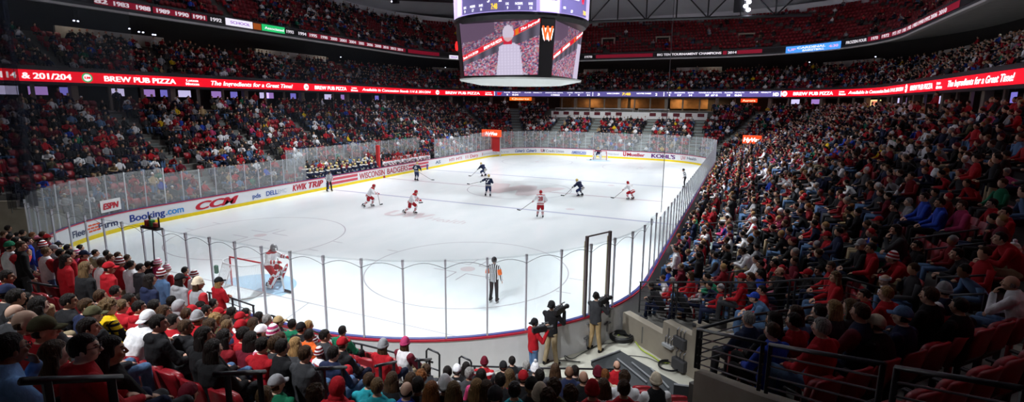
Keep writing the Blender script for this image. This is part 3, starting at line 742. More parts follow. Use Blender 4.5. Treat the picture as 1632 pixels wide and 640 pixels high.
# gathered net bundle at its left end
M_NETD = bpy.data.materials.new('netting_gathered'); M_NETD.use_nodes = True; nt = M_NETD.node_tree; nt.nodes.clear()
out = nt.nodes.new('ShaderNodeOutputMaterial'); tr = nt.nodes.new('ShaderNodeBsdfTransparent'); df = nt.nodes.new('ShaderNodeBsdfDiffuse'); df.inputs['Color'].default_value = (.02, .025, .04, 1)
mx = nt.nodes.new('ShaderNodeMixShader'); mx.inputs['Fac'].default_value = .42
nt.links.new(tr.outputs[0], mx.inputs[1]); nt.links.new(df.outputs[0], mx.inputs[2]); nt.links.new(mx.outputs[0], out.inputs['Surface'])
pL = un(40, 300, 0, -9.6); ctr = (pL[0]-.35, pL[1])
q = MB(); R = []
for z in (2.9, 6, 10, 16): R.append([(ctr[0]+(.42+.08*math.sin(5*a))*math.cos(a), ctr[1]+(.42+.08*math.sin(5*a))*math.sin(a), z) for a in np.linspace(0, 2*PI, 40, endpoint=False)])
q.rings(R, cap=False); tag(q.build('gathered_net', M_NETD), 'dark bunched end of the netting hanging at the far left', 'safety net')
# ================================================================== THE BOWL
SR = 2.8
class UPath(Path):
    """open U: up the left side, across the far end, down the right side, at distance d outside the ice edge"""
    def __init__(s, d, y0=-46):
        X, Y, R = HW+d, HL+d, SR+d; cx, cy = HW-SR, HL-SR; out = []
        for k in range(60): out.append((-X, y0+(cy-y0)*k/60, -1, 0))
        for k in range(40):
            a = math.radians(180-90*k/40); out.append((-cx+R*math.cos(a), cy+R*math.sin(a), math.cos(a), math.sin(a)))
        for k in range(40): out.append((-cx+2*cx*k/40, Y, 0, 1))
        for k in range(40):
            a = math.radians(90-90*k/40); out.append((cx+R*math.cos(a), cy+R*math.sin(a), math.cos(a), math.sin(a)))
        for k in range(61): out.append((X, cy+(y0-cy)*k/60, 1, 0))
        s.p = s.q = np.array(out); s.cum = np.concatenate([[0], np.cumsum(np.hypot(*np.diff(s.p[:, :2], axis=0).T))]); s.L = s.cum[-1]
        s.y0, s.cy, s.cx, s.R, s.X, s.Y = y0, cy, cx, R, X, Y
        s.t1 = cy-y0; s.t2 = s.t1+R*PI/2; s.t3 = s.t2+2*cx; s.t4 = s.t3+R*PI/2
    def at(s, t):
        t = np.clip(t, 0, s.L); r = [np.interp(t, s.cum, s.q[:, k]) for k in range(4)]; nn = np.hypot(r[2], r[3]); return r[0], r[1], r[2]/nn, r[3]/nn
    def left(s, y): return y-s.y0
    def right(s, y): return s.t4+(s.cy-y)
    def far(s, x): return s.t2+(x+s.cx)
    def corner(s, side, deg): return (s.t1+s.R*math.radians(deg)) if side < 0 else (s.t3+s.R*math.radians(deg))
    def find(s, px, z, lo=None, hi=None):
        t = np.linspace(lo if lo is not None else 10, hi if hi is not None else s.L-10, 3000); x, y, _, _ = s.at(t)
        u = np.array([pj((a, b, z))[0] for a, b in zip(x, y)]); return t[int(np.argmin(np.abs(u-px)))]
D0, TREAD, RISE, Z0, NROW = .95, .86, .42, .66, 15
def wall_y(x): return -24.68-.79*(abs(x)-14.76)      # the diagonal tunnel wall
TIERS = []; SLOTS = []; AISLES = {}
AISW = .62; AIS_L = [-17, -9.5, -2, 5.5, 13, 20.5]; AIS_F = [-9.7, -3.7, 4.6, 11.6]; AIS_R = [-16, -8.5, -1, 6.5, 14, 21.5]
def aisle_ts(P): return [P.left(y) for y in AIS_L]+[P.corner(-1, a) for a in (25, 62)]+[P.far(x) for x in AIS_F]+[P.corner(1, a) for a in (30, 62)]+[P.right(y) for y in AIS_R]
mb = MB(); mbr = MB()
for i in range(NROW):
    d = D0+TREAD*i; z = Z0+RISE*i; P = UPath(d)
    ta, tb = P.left(wall_y(P.X)+.2), P.right(wall_y(P.X)+.2)
    strip(mb, P, ta, tb, [(-TREAD/2, z-RISE-.12), (TREAD/2, z-.5), (TREAD/2, z), (-TREAD/2, z)], 150)
    ais = aisle_ts(P); n = int((tb-ta)/.53)
    for k in range(n):
        t = ta+.45+k*.53
        if min(abs(t-a)-(.12 if 6 <= ai < 14 else 0) for ai, a in enumerate(ais)) < .66 or t > tb-.3: continue
        x, y, nx, ny = P.at(t)
        if i >= 10 and y > 30 and -13.5 < x < 13: continue
        SLOTS.append((x+nx*.02, y+ny*.02, z, math.atan2(-ny, -nx)-PI/2, i, 'lower'))
tag(mb.build('floor_lower_stand', M_CONCD), kind='structure')
# aisle steps with pale nosings
M_STEP = mat('aisle_step', (.15, .19, .185), .8, noise=.15, nscale=5); M_NOSE = mat('aisle_nosing', (.55, .60, .57), .7)
for j in range(len(aisle_ts(UPath(2)))):
    q = MB(); q2 = MB()
    for i in range(NROW):
        d = D0+TREAD*i; z = Z0+RISE*i; P = UPath(d); t = aisle_ts(P)[j]; x, y, nx, ny = P.at(t); A = [(nx, ny, 0), (-ny, nx, 0), (0, 0, 1)]
        for o, zz in ((-TREAD*.75, z-RISE/2), (-TREAD*.25, z+.004)):
            wd = 1.5 if 6 <= j < 14 else 1.15; q.box((x+nx*(o+.22), y+ny*(o+.22), zz-.1), (.44, wd, .2), ax=A); q2.box((x+nx*(o+.03), y+ny*(o+.03), zz-.02), (.09, wd, .06), ax=A)
    o = q.build('floor_aisle_steps', M_STEP); tag(o, kind='structure'); q2.build('step_nosing', M_NOSE if 6 <= j < 14 else mat('aisle_nosing_dull', (.22, .23, .22), .8), o)

# diagonal tunnel walls of the two near corners
M_WALLC = mat('tunnel_wall_concrete', (.30, .265, .215), .85, noise=.28, nscale=2.2, bump=.3)
for sg in (1, -1):
    q = MB(); prev = None
    for i in range(NROW):
        x0 = HW+D0+TREAD*(i-.5)-(.55 if i == 0 else 0); x1 = HW+D0+TREAD*(i+.5); z = Z0+RISE*i+.12
        a = np.array((x0, wall_y(x0)+.25)); bb = np.array((x1, wall_y(x1)+.25)); nrm = np.array((-.62, -.785))*.28
        v = []
        for zz in (-.1, z): v += [(sg*a[0], a[1], zz), (sg*bb[0], bb[1], zz), (sg*(bb[0]+nrm[0]), bb[1]+nrm[1], zz), (sg*(a[0]+nrm[0]), a[1]+nrm[1], zz)]
        q.add(v, [(0, 1, 2, 3), (7, 6, 5, 4), (0, 4, 5, 1), (1, 5, 6, 2), (2, 6, 7, 3), (3, 7, 4, 0)])
    tag(q.build('wall_tunnel_right' if sg > 0 else 'wall_tunnel_left', M_WALLC), kind='structure')

# --- concourse behind the lower bowl, back wall, ribbon fascia, middle tier, upper tier, roof
def band(name, m, d, prof, t0=None, t1=None, n=160, kind='structure', parent=None):
    P = UPath(d); q = MB(); strip(q, P, 0 if t0 is None else t0, P.L if t1 is None else t1, prof, n); o = q.build(name, m, parent)
    if kind: tag(o, kind=kind)
    return o
ZT = Z0+RISE*(NROW-1)
band('floor_concourse', M_CONCD, 13.4, [(0, ZT-.3), (9, ZT-.3), (9, ZT), (0, ZT)])
M_PARAPET = mat('parapet_grey', (.55, .52, .48), .8, noise=.2, nscale=2)
band('wall_concourse', mat('concourse_wall', (.10, .085, .07), .9, noise=.4, nscale=.6), 21.5, [(0, ZT-.2), (.4, ZT-.2), (.4, 9.2), (0, 9.2)])
RB = 16.5
band('ceiling_mezzanine', M_CONCD, RB, [(.12, 8.62), (6.5, 8.62), (6.5, 8.8), (.12, 8.8)])
band('wall_ribbon_fascia', mat('fascia_dark', (.05, .05, .055), .6), RB, [(.02, 8.55), (.3, 8.55), (.3, 9.95), (.02, 9.95)])
NM = 7
mb = MB()
for j in range(NM):
    d = RB+.75+.85*j; z = 9.35+.5*j; P = UPath(d); strip(mb, P, 0, P.L, [(-.42, z-.6), (.42, z-.6), (.42, z), (-.42, z)], 140)
    for k in range(int(P.L/.53)):
        t = k*.53
        if (t % 9.2) < 1.1: continue
        x, y, nx, ny = P.at(t); SLOTS.append((x, y, z, math.atan2(-ny, -nx)-PI/2, j, 'middle'))
tag(mb.build('floor_middle_tier', M_CONCD), kind='structure')
DW = RB+.75+.85*NM+.2
ZM = 9.35+.5*NM
band('wall_middle_parapet', M_CONCD, DW, [(0, ZM-1), (.25, ZM-1), (.25, ZM+.3), (0, ZM+.3)])
PM = UPath(DW-.06); k_ = 0
for a, bb in ((88, 262), (408, 520), (690, 730), (930, 968), (1078, 1150), (1312, 1402), (1495, 1640)):
    t0, t1 = PM.find(a, 13.4), PM.find(bb, 13.4); band('wall_parapet_panel', M_PARAPET, DW-.06, [(0, ZM-.1), (.3, ZM-.1), (.3, ZM+1.0), (0, ZM+1.0)], t0, t1, 20)
PL_ = UPath(DW+1.2)
for px, z in ((118, 14.6), (125, 14.6), (206, 14.5), (222, 14.3), (228, 14.3), (244, 14.2), (247, 14.2), (543, 14.2), (710, 14.0), (1290, 14.1), (1395, 14.2)):
    k_ += 1; t = PL_.find(px, z); x, y, nx, ny = PL_.at(t); q = MB(); q.ell((x, y, z), (.10, .10, .07), 8, 5); th = thing('suite_light', f'tiny bright lamp in the dark rooms above the middle tier, {ordn(k_)} from left', 'lamp', group='tiny suite lamps'); q.build('bulb', mat('suite_bulb', (.7, .75, 1), emit=4), th, True)
    q = MB(); q.tube([(x, y, z+.05), (x, y, z+.9)], .015, 4); q.build('stem', M_BLACK, th)
band('wall_middle_back', mat('middle_back_dark', (.035, .033, .032), .9), DW+3.5, [(0, ZM-1), (.3, ZM-1), (.3, 18), (0, 18)])
UB = 17.6
band('ceiling_upper_tier', mat('upper_soffit', (.50, .48, .45), .9, noise=.2, nscale=1), UB, [(.15, 15.2), (9.5, 16.2), (9.5, 16.6), (.15, 15.6)])
band('wall_upper_fascia', mat('fascia_dark', (.05, .05, .055)), UB, [(.02, 15.0), (.35, 15.0), (.35, 16.1), (.02, 16.1)])
band('trim_upper_fascia', mat('fascia_lip', (.55, .54, .52), .8), UB, [(-.02, 14.86), (.4, 14.86), (.4, 15.04), (-.02, 15.04)])
NU = 11
mb = MB()
for j in range(NU):
    d = UB+.75+.85*j; z = 15.95+.58*j; P = UPath(d); strip(mb, P, 0, P.L, [(-.42, z-.7), (.42, z-.7), (.42, z), (-.42, z)], 140)
    for k in range(int(P.L/.55)):
        t = k*.55
        if (t % 8.7) < 1.1: continue
        x, y, nx, ny = P.at(t); SLOTS.append((x, y, z, math.atan2(-ny, -nx)-PI/2, j, 'upper'))
tag(mb.build('floor_upper_tier', M_CONCD), kind='structure')
M_ROOF = mat('roof_panel_grey', (.62, .62, .65), .9, noise=.1, nscale=.4)
DR = UB+.75+.85*NU
band('wall_roof_edge', mat('roof_edge_band', (.70, .70, .72), .9), DR-.3, [(0, 22.0), (.3, 22.0), (.3, 23.4), (0, 23.4)])
q = MB(); X, Y = HW+DR+.4, HL+DR+.4
o_ = [(-X, -60, 23.2), (X, -60, 23.2), (X, Y, 23.2), (-X, Y, 23.2)]; i_ = [(-16, -60, 29), (16, -60, 29), (16, 34, 29), (-16, 34, 29)]
q.add(o_+i_, [(0, 3, 7, 4), (3, 2, 6, 7), (2, 1, 5, 6), (7, 6, 5, 4)]); q.add([(x, y, z+.3) for x, y, z in o_+i_], [(4, 7, 3, 0), (7, 6, 2, 3), (6, 5, 1, 2), (4, 5, 6, 7)])
tag(q.build('ceiling_roof', M_ROOF), kind='structure')
q = MB(); q.box((0, -47, 12), (110, .4, 24)); tag(q.build('wall_near', mat('near_wall', (.06, .06, .06), .9)), kind='structure')
# concourse columns
P = UPath(RB+.6); k = 0
for t in np.arange(8, P.L-8, 2.6):
    x, y, nx, ny = P.at(t); u = pj((x, y, 8))
    if u[2] < 3 or not -30 < u[0] < 1660: continue
    k += 1; q = MB(); w = .22 if k % 3 else .5
    q.box((x, y, (ZT+8.62)/2), (w, w, 8.62-ZT), ax=[(nx, ny, 0), (-ny, nx, 0), (0, 0, 1)], bev=.03)
    tag(q.build('column', mat('column_tan', (.32, .28, .22), .8)), f'tan concourse column under the lower ribbon board, {ordn(k)} around from the left', 'column', 'concourse columns')
# doorways at the back of the middle tier and lit concession rooms behind the far end
M_WARM = mat('warm_room_wall', (.50, .27, .11), .9, noise=.5, nscale=1.5)
q = MB()
for a, bb in ((892, 1000), (1005, 1060), (1068, 1128)):
    p0, p1 = un(a, 165, 1, 51.2), un(bb, 165, 1, 51.2); q.box(((p0[0]+p1[0])/2, 51.4, 7.75), (p1[0]-p0[0], .2, 1.8))
tag(q.build('wall_far_rooms', M_WARM), kind='structure')
def area(name, loc, size, energy, color=(1, 1, 1), rot=(0, 0, 0), sy=None):
    l = bpy.data.lights.new(name, 'AREA'); l.energy = energy; l.color = color; l.size = size
    if sy: l.shape = 'RECTANGLE'; l.size_y = sy
    o = bpy.data.objects.new(name, l); o.location = loc; o.rotation_euler = rot; COL.objects.link(o); return o
for x in (-8, -1, 7, 12): area('room_lamp', (x, 50, 8.5), 1.2, 60, (1, .66, .35))
# white cabana wall at the top of the far seats
q = MB(); p0, p1 = un(880, 176, 1, 41.2), un(1128, 176, 1, 41.2)
zz0 = 4.95
wf = thing('cabana_wall', 'long white wall with dark red panels above the far end seats', 'wall panel')
q.box(((p0[0]+p1[0])/2, 40.9, 5.55), (p1[0]-p0[0], .18, 1.5)); q.build('wall_panel', mat('cabana_white', (.80, .80, .79), .7), wf)
n = 14
for k in range(n):
    x = p0[0]+(p1[0]-p0[0])*(k+.5)/n
    if k in (7, 8): continue
    q = MB(); q.box((x, 40.79, 5.98), (.95, .06, .5)); q.build('inset_panel', mat('cabana_red', (.12, .012, .02), .7), wf)
q = MB()
for a, bb in ((p0[0]+.5, p0[0]+6.5), (p0[0]+7.2, p0[0]+13.5), (p0[0]+14.3, p0[0]+19)):
    q.tube([(a, 41.4, 5.9), (a, 41.4, 6.78), (bb, 41.4, 6.78), (bb, 41.4, 5.9)], .045, 5)
q.build('guard_rail', mat('cabana_rail', (.75, .75, .75), .5), wf)

# --- LED ribbons
def glyphs(parent, P, items, off, name='lettering'):
    for body, a, bb, z, h, m, bo, sh in items:
        s0, s1 = (P.find(a, z), P.find(bb, z)) if not isinstance(a, float) else (a, bb)
        def fn(u, v):
            x, y, nx, ny = P.at(s0+u); return (x-nx*off, y-ny*off, z+v)
        q = MB(); put_text(q, body, fn, w=max(.15, s1-s0), h=h, bold=bo, shear=sh); q.build(name, m, parent)
def emblem(parent, P, px, z, r, m1, m2, off):
    t = P.find(px, z); x, y, nx, ny = P.at(t); c = np.array((x-nx*off, y-ny*off, z)); e = np.array((ny, -nx, 0.)); up = np.array((0, 0, 1.)); n_ = np.array((nx, ny, 0.))
    for rr, k, m in ((r, 0, m1), (r*.74, 1, m2)):
        q = MB(); A = np.linspace(0, 2*PI, 24, endpoint=False)
        q.rings([[c+e*rr*1.0*math.cos(a)+up*rr*math.sin(a)-n_*(.012*k+w) for a in A] for w in (0, .01)]); q.build('emblem', m, parent)
    q = MB(); put_text(q, 'LM', lambda u, v: tuple(c+e*u+up*(v-r*.22)-n_*.04), w=r*1.1, h=r*.45, bold=.06, center=True); q.build('emblem', M_LEDR, parent)
M_GREEN = mat('led_green', (.02, .55, .16), emit=1.0); M_ORANGE = mat('led_orange', (1, .16, .01), emit=1.2)
PR = UPath(RB); rz0, rz1 = 8.78, 9.62
tl = PR.find(787, 9.2, PR.t1, PR.t3); tr = PR.find(1246, 9.2, PR.t3, PR.L-5)
rib = thing('led_ribbon_board', 'long glowing red and blue LED ribbon board around the lower balcony front', 'LED ribbon')
for nm, m, a, bb in (('red_panel', M_LEDR, 12, tl), ('blue_panel', M_LEDB, tl, tr), ('red_panel', M_LEDR, tr, PR.L-8)):
    q = MB(); strip(q, PR, a, bb, [(-.03, rz0), (.02, rz0), (.02, rz1), (-.03, rz1)], 100); q.build(nm, m, rib)
BP = lambda a, b: ('BREW PUB PIZZA', a, b, 8.98, .44, M_LEDW, .045, 0)
W = M_LEDW
items = [('114', 0, 26, 8.98, .44, W, .04, 0), ('& 201/204', 34, 115, 8.98, .44, W, .04, 0), BP(166, 280), ('The Ingredients for a Great Time!', 336, 466, 8.99, .44, W, .03, .25),
         BP(501, 552), ('Available in Concession Stands 114 & 201/204', 577, 686, 9.02, .38, W, .03, .2), BP(710, 765),
         BP(1264, 1328), ('Available in Concession Stands 114 & 201/204', 1352, 1440, 9.02, .38, W, .03, .2), BP(1451, 1487), ('The Ingredients for a Great Time!', 1511, 1618, 8.99, .46, W, .03, .25)]
for a, bb in ((296, 318), (559, 570), (773, 785), (1337, 1348), (1493, 1502)):
    items += [('Lotzza', a+1, bb-2, 9.25, .22, W, .04, 0), ('Motzza', a, bb, 8.92, .24, W, .05, 0)]
glyphs(rib, PR, items, .05)
for px in (139, 488, 697, 1251, 1445): emblem(rib, PR, px, 9.2, .38, M_GREEN if px == 139 else W, W, .045)
q = MB()
for px in (788, 945, 1058, 1245):
    t = PR.find(px, 9.2, PR.t1-10, PR.t4+20); x, y, nx, ny = PR.at(t); q.box((x-nx*.05, y-ny*.05, 9.2), (.02, .12, .7), ax=[(nx, ny, 0), (-ny, nx, 0), (0, 0, 1)])
q.build('divider_bar', W, rib)
small = [('W', 792, 800, 8.9, .55, M_LEDR, .1, .2), ('PLAYER', 803, 813, 9.35, .17, W, .04, 0), ('5', 807, 810, 8.9, .28, W, .05, 0), ('PENALTY', 816, 830, 9.35, .17, W, .04, 0), ('0:34', 816, 826, 8.9, .28, W, .05, 0), ('PLAYER', 836, 847, 9.35, .17, W, .04, 0), ('PENALTY', 850, 864, 9.35, .17, W, .04, 0),
         ('SHOTS ON GOAL', 869, 898, 9.35, .17, W, .04, 0), ('17/022', 878, 892, 8.9, .28, W, .05, 0), ('SAVES', 904, 913, 9.35, .17, W, .04, 0), ('7', 907, 909, 8.9, .28, W, .05, 0), ('PENALTY', 916, 930, 9.35, .17, W, .04, 0), ('9', 921, 924, 8.9, .28, W, .05, 0), ('SOG', 934, 941, 9.35, .17, W, .04, 0), ('21', 935, 940, 8.9, .28, W, .05, 0),
         ('3', 952, 956, 8.95, .42, W, .05, 0), ('WISCONSIN', 967, 987, 9.2, .22, W, .05, 0), ('7:48', 991, 1005, 9.0, .45, M_LEDY, .05, 0), ('NOTRE DAME', 1015, 1038, 9.2, .22, W, .05, 0), ('2', 1044, 1048, 8.95, .42, W, .05, 0),
         ('SOG', 1063, 1070, 9.35, .17, W, .04, 0), ('9', 1065, 1068, 8.9, .28, W, .05, 0), ('FACEOFFS', 1075, 1092, 9.35, .17, W, .04, 0), ('17', 1080, 1086, 8.9, .28, W, .05, 0), ('SAVES', 1096, 1106, 9.35, .17, W, .04, 0), ('14', 1098, 1103, 8.9, .28, W, .05, 0), ('POWER PLAY', 1114, 1134, 9.35, .17, W, .04, 0), ('37  67 0', 1124, 1144, 8.9, .28, W, .05, 0),
         ('SHOTS', 1136, 1150, 9.35, .17, W, .04, 0), ('PLAYER', 1155, 1168, 9.35, .17, W, .04, 0), ('19', 1158, 1164, 8.9, .28, W, .05, 0), ('PENALTY', 1171, 1187, 9.35, .17, W, .04, 0), ('0:34', 1171, 1182, 8.9, .28, W, .05, 0), ('PLAYER', 1195, 1209, 9.35, .17, W, .04, 0), ('PENALTY', 1213, 1229, 9.35, .17, W, .04, 0), ('ND', 1232, 1241, 8.9, .5, W, .06, 0)]
glyphs(rib, PR, small, .05)
PU = UPath(UB); uz = 15.28
urib = thing('upper_banner_ribbon', 'dim upper balcony ribbon lettered with championship years', 'LED ribbon')
M_UB = mat('upper_ribbon_black', (.010, .008, .010), .5); M_UR = mat('upper_ribbon_red', (.22, .004, .02), emit=.7); M_DIM = mat('led_dim_white', (.62, .58, .62), emit=1.0)
q = MB(); strip(q, PU, 10, PU.L-5, [(-.03, uz), (.02, uz), (.02, uz+.62), (-.03, uz+.62)], 160); q.build('ribbon_panel', M_UB, urib)
def ured(a, bb):
    t0, t1 = PU.find(a, 15.5), PU.find(bb, 15.5); q = MB(); strip(q, PU, t0, t1, [(-.045, uz+.03), (-.03, uz+.03), (-.03, uz+.58), (-.045, uz+.58)], 12); q.build('red_panel', M_UR, urib)
for a, bb in ((150, 240), (243, 303), (305, 330), (490, 646), (650, 700), (950, 1040), (1152, 1158), (1175, 1215), (1383, 1403), (1405, 1421), (1422, 1530)): ured(a, bb)
yrs = [('1983', 180, 206), ('1988', 217, 240), ('1989', 249, 271), ('1990', 279, 300), ('1991', 308, 326), ('1992', 335, 353), ('1993', 456, 468), ('1994', 475, 488), ('1995', 493, 505), ('1998', 511, 522), ('2000', 526, 537), ('2001', 541, 552), ('2004', 556, 567), ('2005', 571, 580), ('2006', 584, 594), ('2008', 597, 607), ('2010', 610, 619), ('2012', 622, 631), ('2014', 633, 642),
       ('1978', 932, 944), ('BIG TEN TOURNAMENT CHAMPIONS', 1047, 1150), ('2014', 1160, 1174), ('FROZEN FOUR', 1349, 1382), ('1970', 1389, 1400), ('1972', 1406, 1418), ('1973', 1423, 1429), ('1977', 1431, 1437), ('1981', 1439, 1445), ('1982', 1447, 1453), ('1983', 1455, 1463), ('1990', 1464, 1473), ('1992', 1474, 1483), ('2006', 1484, 1495), ('2010', 1497, 1510), ('82', 150, 172)]
glyphs(urib, PU, [(t, a, bb, uz+.13, .36, M_DIM, .05, 0) for t, a, bb in yrs], .06)
# glowing boards that hang on the upper ribbon
def wallboard(name, label, cat, P, px0, px1, z0, z1, m, texts=(), off=.12):
    t0, t1 = P.find(px0, (z0+z1)/2), P.find(px1, (z0+z1)/2); th = thing(name, label, cat)
    q = MB(); strip(q, P, t0, t1, [(-off, z0), (-off+.08, z0), (-off+.08, z1), (-off, z1)], 8); q.build('housing', m, th)
    for body, a, bb, za, h, mm in texts:
        s0 = t0+(t1-t0)*a; q = MB()
        def fn(u, v):
            x, y, nx, ny = P.at(s0+u); return (x-nx*(off+.02), y-ny*(off+.02), z0+(z1-z0)*za+v)
        put_text(q, body, fn, w=(t1-t0)*(bb-a), h=h*(z1-z0), bold=.03); q.build('lettering', mm, th)
    return th
M_LB = mat('led_sky', (.05, .25, .75), emit=1.3); M_LTXT = mat('led_violet', (.30, .14, .5), emit=.8); M_GLOWW = mat('led_soft_white', (.85, .8, .9), emit=1.1)
wallboard('advert_board', 'white lit advert board on the upper left ribbon', 'advert board', PU, 359, 401, 15.25, 15.95, M_GLOWW, [('SCHOOL', .15, .9, .3, .4, M_LTXT)])
wallboard('advert_board', 'green lit advert board on the upper left ribbon', 'advert board', PU, 417, 453, 15.25, 15.95, M_GREEN, [('Associated', .1, .95, .3, .4, M_GLOWW)])
wallboard('advert_board', 'small orange lit advert board left of the green one', 'advert board', PU, 403, 415, 15.25, 15.9, mat('led_dull_orange', (.4, .09, .01), emit=.7))
wallboard('advert_board', 'bright blue and white lit advert board under the right upper tier', 'advert board', PU, 1253, 1341, 15.0, 15.9, M_LB, [('CARDINAL', .2, .72, .5, .32, M_GLOWW), ('BASKETBALL', .3, .7, .1, .28, M_GLOWW), ('4:30', .78, .96, .3, .36, mat('led_pink', (.8, .4, .6), emit=1)), ('UP', .04, .18, .3, .36, mat('led_pink', (.8, .4, .6), emit=1))])
wallboard('advert_board', 'small white lit sign just left of the hanging scoreboard', 'advert board', PU, 716, 730, 15.0, 15.6, M_GLOWW, [('VENUE', .1, .9, .3, .4, M_LTXT)])
q = MB(); t = PU.find(728, 16.5, PU.t1-30, PU.t3); x, y, nx, ny = PU.at(t); q.ell((x, y, 17.2), (.3, .3, .8)); tag(q.build('beacon_lamp', mat('led_beacon', (1, .02, .02), emit=2), smooth=True), 'glowing red oval lamp at the left edge of the scoreboard', 'lamp')
PC = UPath(RB-.5)
wallboard('advert_board', 'orange lit sign hanging under the far left ribbon', 'advert board', PC, 812, 847, 8.0, 8.6, M_ORANGE, [("Quartz", .1, .9, .25, .55, mat('led_cream', (1, .8, .5), emit=1.2))])
wallboard('advert_board', 'orange red lit sign hanging under the far right ribbon', 'advert board', PC, 1181, 1207, 7.95, 8.5, mat('led_scarlet', (1, .06, .01), emit=1), [("Aurora", .1, .9, .25, .55, mat('led_cream', (1, .8, .5), emit=1.2))])
# red tunnel signs in the far corners
_t = P0.find(783, 2.5, 43, 58); _x, _y, _nx, _ny = P0.at(_t); SIGN_XY = (_x+_nx*1.3, _y+_ny*1.3)
for px0, px1, py0, py1, Y, lab in ((768, 799, 207, 217, SIGN_XY[1], 'left'), (1183, 1214, 216, 228, 25, 'right')):
    p0, p1 = un(px0, py1, 1, Y), un(px1, py0, 1, Y); th = thing('tunnel_sign', f'orange red lit sign over the far {lab} corner tunnel', 'sign')
    q = MB(); q.box(((p0[0]+p1[0])/2, Y, (p0[2]+p1[2])/2), (p1[0]-p0[0], .15, p1[2]-p0[2]), bev=.02); q.build('panel', mat('sign_orange_red', (1, .09, .02), emit=.75), th)
    q = MB(); put_text(q, 'HyVee', lambda u, v: ((p0[0]+p1[0])/2+u, Y-.09, p0[2]+.22+v), h=(p1[2]-p0[2])*.5, bold=.04, center=True, shear=.2); q.build('lettering', W, th)
    q = MB(); zb = .1 if px0 < 900 else p0[2]-1.2
    for x in (p0[0]+.15, p1[0]-.15): q.box((x, Y, (zb+p0[2])/2), (.12, .12, p0[2]-zb))
    q.build('sign_post', M_STEEL, th)
    if px0 < 900:
        q = MB(); q.box(((p0[0]+p1[0])/2+.6, Y+.1, p0[2]/2+.5), ((p1[0]-p0[0])*.5, .1, p0[2]*.8)); q.build('banner', mat('banner_red', (.55, .02, .02), .7), th)
# --- TV screens under the balcony
M_TV = [mat('tv_blue_picture', (.16, .14, .5), emit=1.2), mat('tv_pale_picture', (.6, .55, .85), emit=1.1), mat('tv_violet_picture', (.35, .2, .55), emit=1.0)]
PT = UPath(RB+1.2); k = 0
for px in (12, 60, 104, 185, 235, 262, 293, 345, 372, 421, 428, 467, 522, 548, 600, 1432, 1448, 1490, 1502, 1575, 1618, 1268, 1300):
    t = PT.find(px, 8.2); x, y, nx, ny = PT.at(t); k += 1
    th = thing('television', f'small lit television hung under the balcony, {ordn(k)} around from the left', 'television', group='televisions under the balcony')
    A = [(nx, ny, 0), (-ny, nx, 0), (0, 0, 1)]; wd = 1.3 if k % 3 else .9
    q = MB(); q.box((x, y, 8.1), (.08, wd, .72), ax=A, bev=.02); q.build('case', M_BLACK, th)
    q = MB(); q.box((x-nx*.045, y-ny*.045, 8.1), (.012, wd-.08, .64), ax=A); q.build('screen', M_TV[k % 3], th)
    q = MB(); q.tube([(x, y, 8.4), (x, y, 8.66)], .03, 5); q.build('mount', M_BLACK, th)
t = PT.find(1396, 8.1); x, y, nx, ny = PT.at(t); A = [(nx, ny, 0), (-ny, nx, 0), (0, 0, 1)]
th = thing('menu_board', 'bright yellow white concession menu board under the right balcony', 'menu board')
q = MB(); q.box((x, y, 7.9), (.1, 2.0, .8), ax=A); q.build('case', mat('menu_glow', (1, .8, .35), emit=1.1), th)
q = MB(); q.box((x-nx*.06, y-ny*.06, 7.9), (.02, 1.5, .5), ax=A); q.build('panel', mat('menu_red', (.9, .25, .15), emit=1), th)
# unseen fill lights added behind the middle tier, plus an added upward roof wash
for y in (-14, -4, 6, 16): area('suite_fill', (-37.5, y, 15.0), 1.5, 26, (1, .85, .65)); area('suite_fill', (37.5, y+2, 15.0), 1.5, 9, (1, .85, .65))
for x in (-12, 0, 12): area('suite_fill', (x, 53.5, 15.0), 1.5, 16, (1, .85, .65))
area('roof_wash_fill', (0, 10, 21), 24, 240, (.85, .9, 1), (PI, 0, 0), 50)
# upper doorways with pale frames at the far end
for px, py in ((970, 62), (1057, 60), (1190, 55)):
    p = un(px, py, 1, HL+UB+3.6); th = thing('upper_doorway', f'dark upper tier doorway with pale lit frame, {["left", "middle", "right"][(970, 1057, 1190).index(px)]} of the three at the far end', 'doorway')
    w, h = 2.0, 2.3
    q = MB(); q.box((p[0], p[1], p[2]-h/2), (w, .3, h)); q.build('opening', mat('doorway_dark', (.02, .018, .015), .9), th)
    q = MB()
    for sx in (-1, 1): q.box((p[0]+sx*(w/2+.1), p[1]-.1, p[2]-h/2), (.2, .5, h))
    q.box((p[0], p[1]-.1, p[2]+.1), (w+.4, .5, .2)); q.build('surround', mat('doorway_frame', (.42, .36, .28), .8), th)
# roof trusses and one lit lamp cluster
q = MB()
def truss(A, B, depth, n):
    A, B = np.array(A, float), np.array(B, float); dn = np.array((0, 0, -depth))
    q.tube([A, B], .22, 6); q.tube([A+dn, B+dn], .22, 6)
    for k in range(n): a = A+(B-A)*k/n; bb = A+(B-A)*(k+1)/n; q.tube([a, a+dn], .1, 5); q.tube([a+dn if k % 2 else a, bb if k % 2 else bb+dn], .1, 5)
Yt = 38
a, bb = un(900, -12, 1, Yt), un(1300, -35, 1, Yt); a2 = un(900, 36, 1, Yt)
truss(a, bb, a[2]-a2[2], 8)
tag(q.build('roof_truss', M_BLACK), 'dark steel roof truss crossing above the far end', 'roof truss')
q = MB(); Yt = 20; a, bb = un(560, -30, 1, Yt), un(760, -25, 1, Yt); truss(a, bb, 2.2, 6); tag(q.build('roof_truss', M_BLACK), 'dark steel roof truss left of the scoreboard', 'roof truss')
lp = un(1190, 9, 1, 38); th = thing('arena_lamp', 'bright lit arena lamp cluster hanging at the top right of the scoreboard', 'lamp')
q = MB(); q.box((lp[0]-.9, lp[1], lp[2]+.5), (1.4, .5, 2.6), bev=.05); q.build('housing', M_BLACK, th)
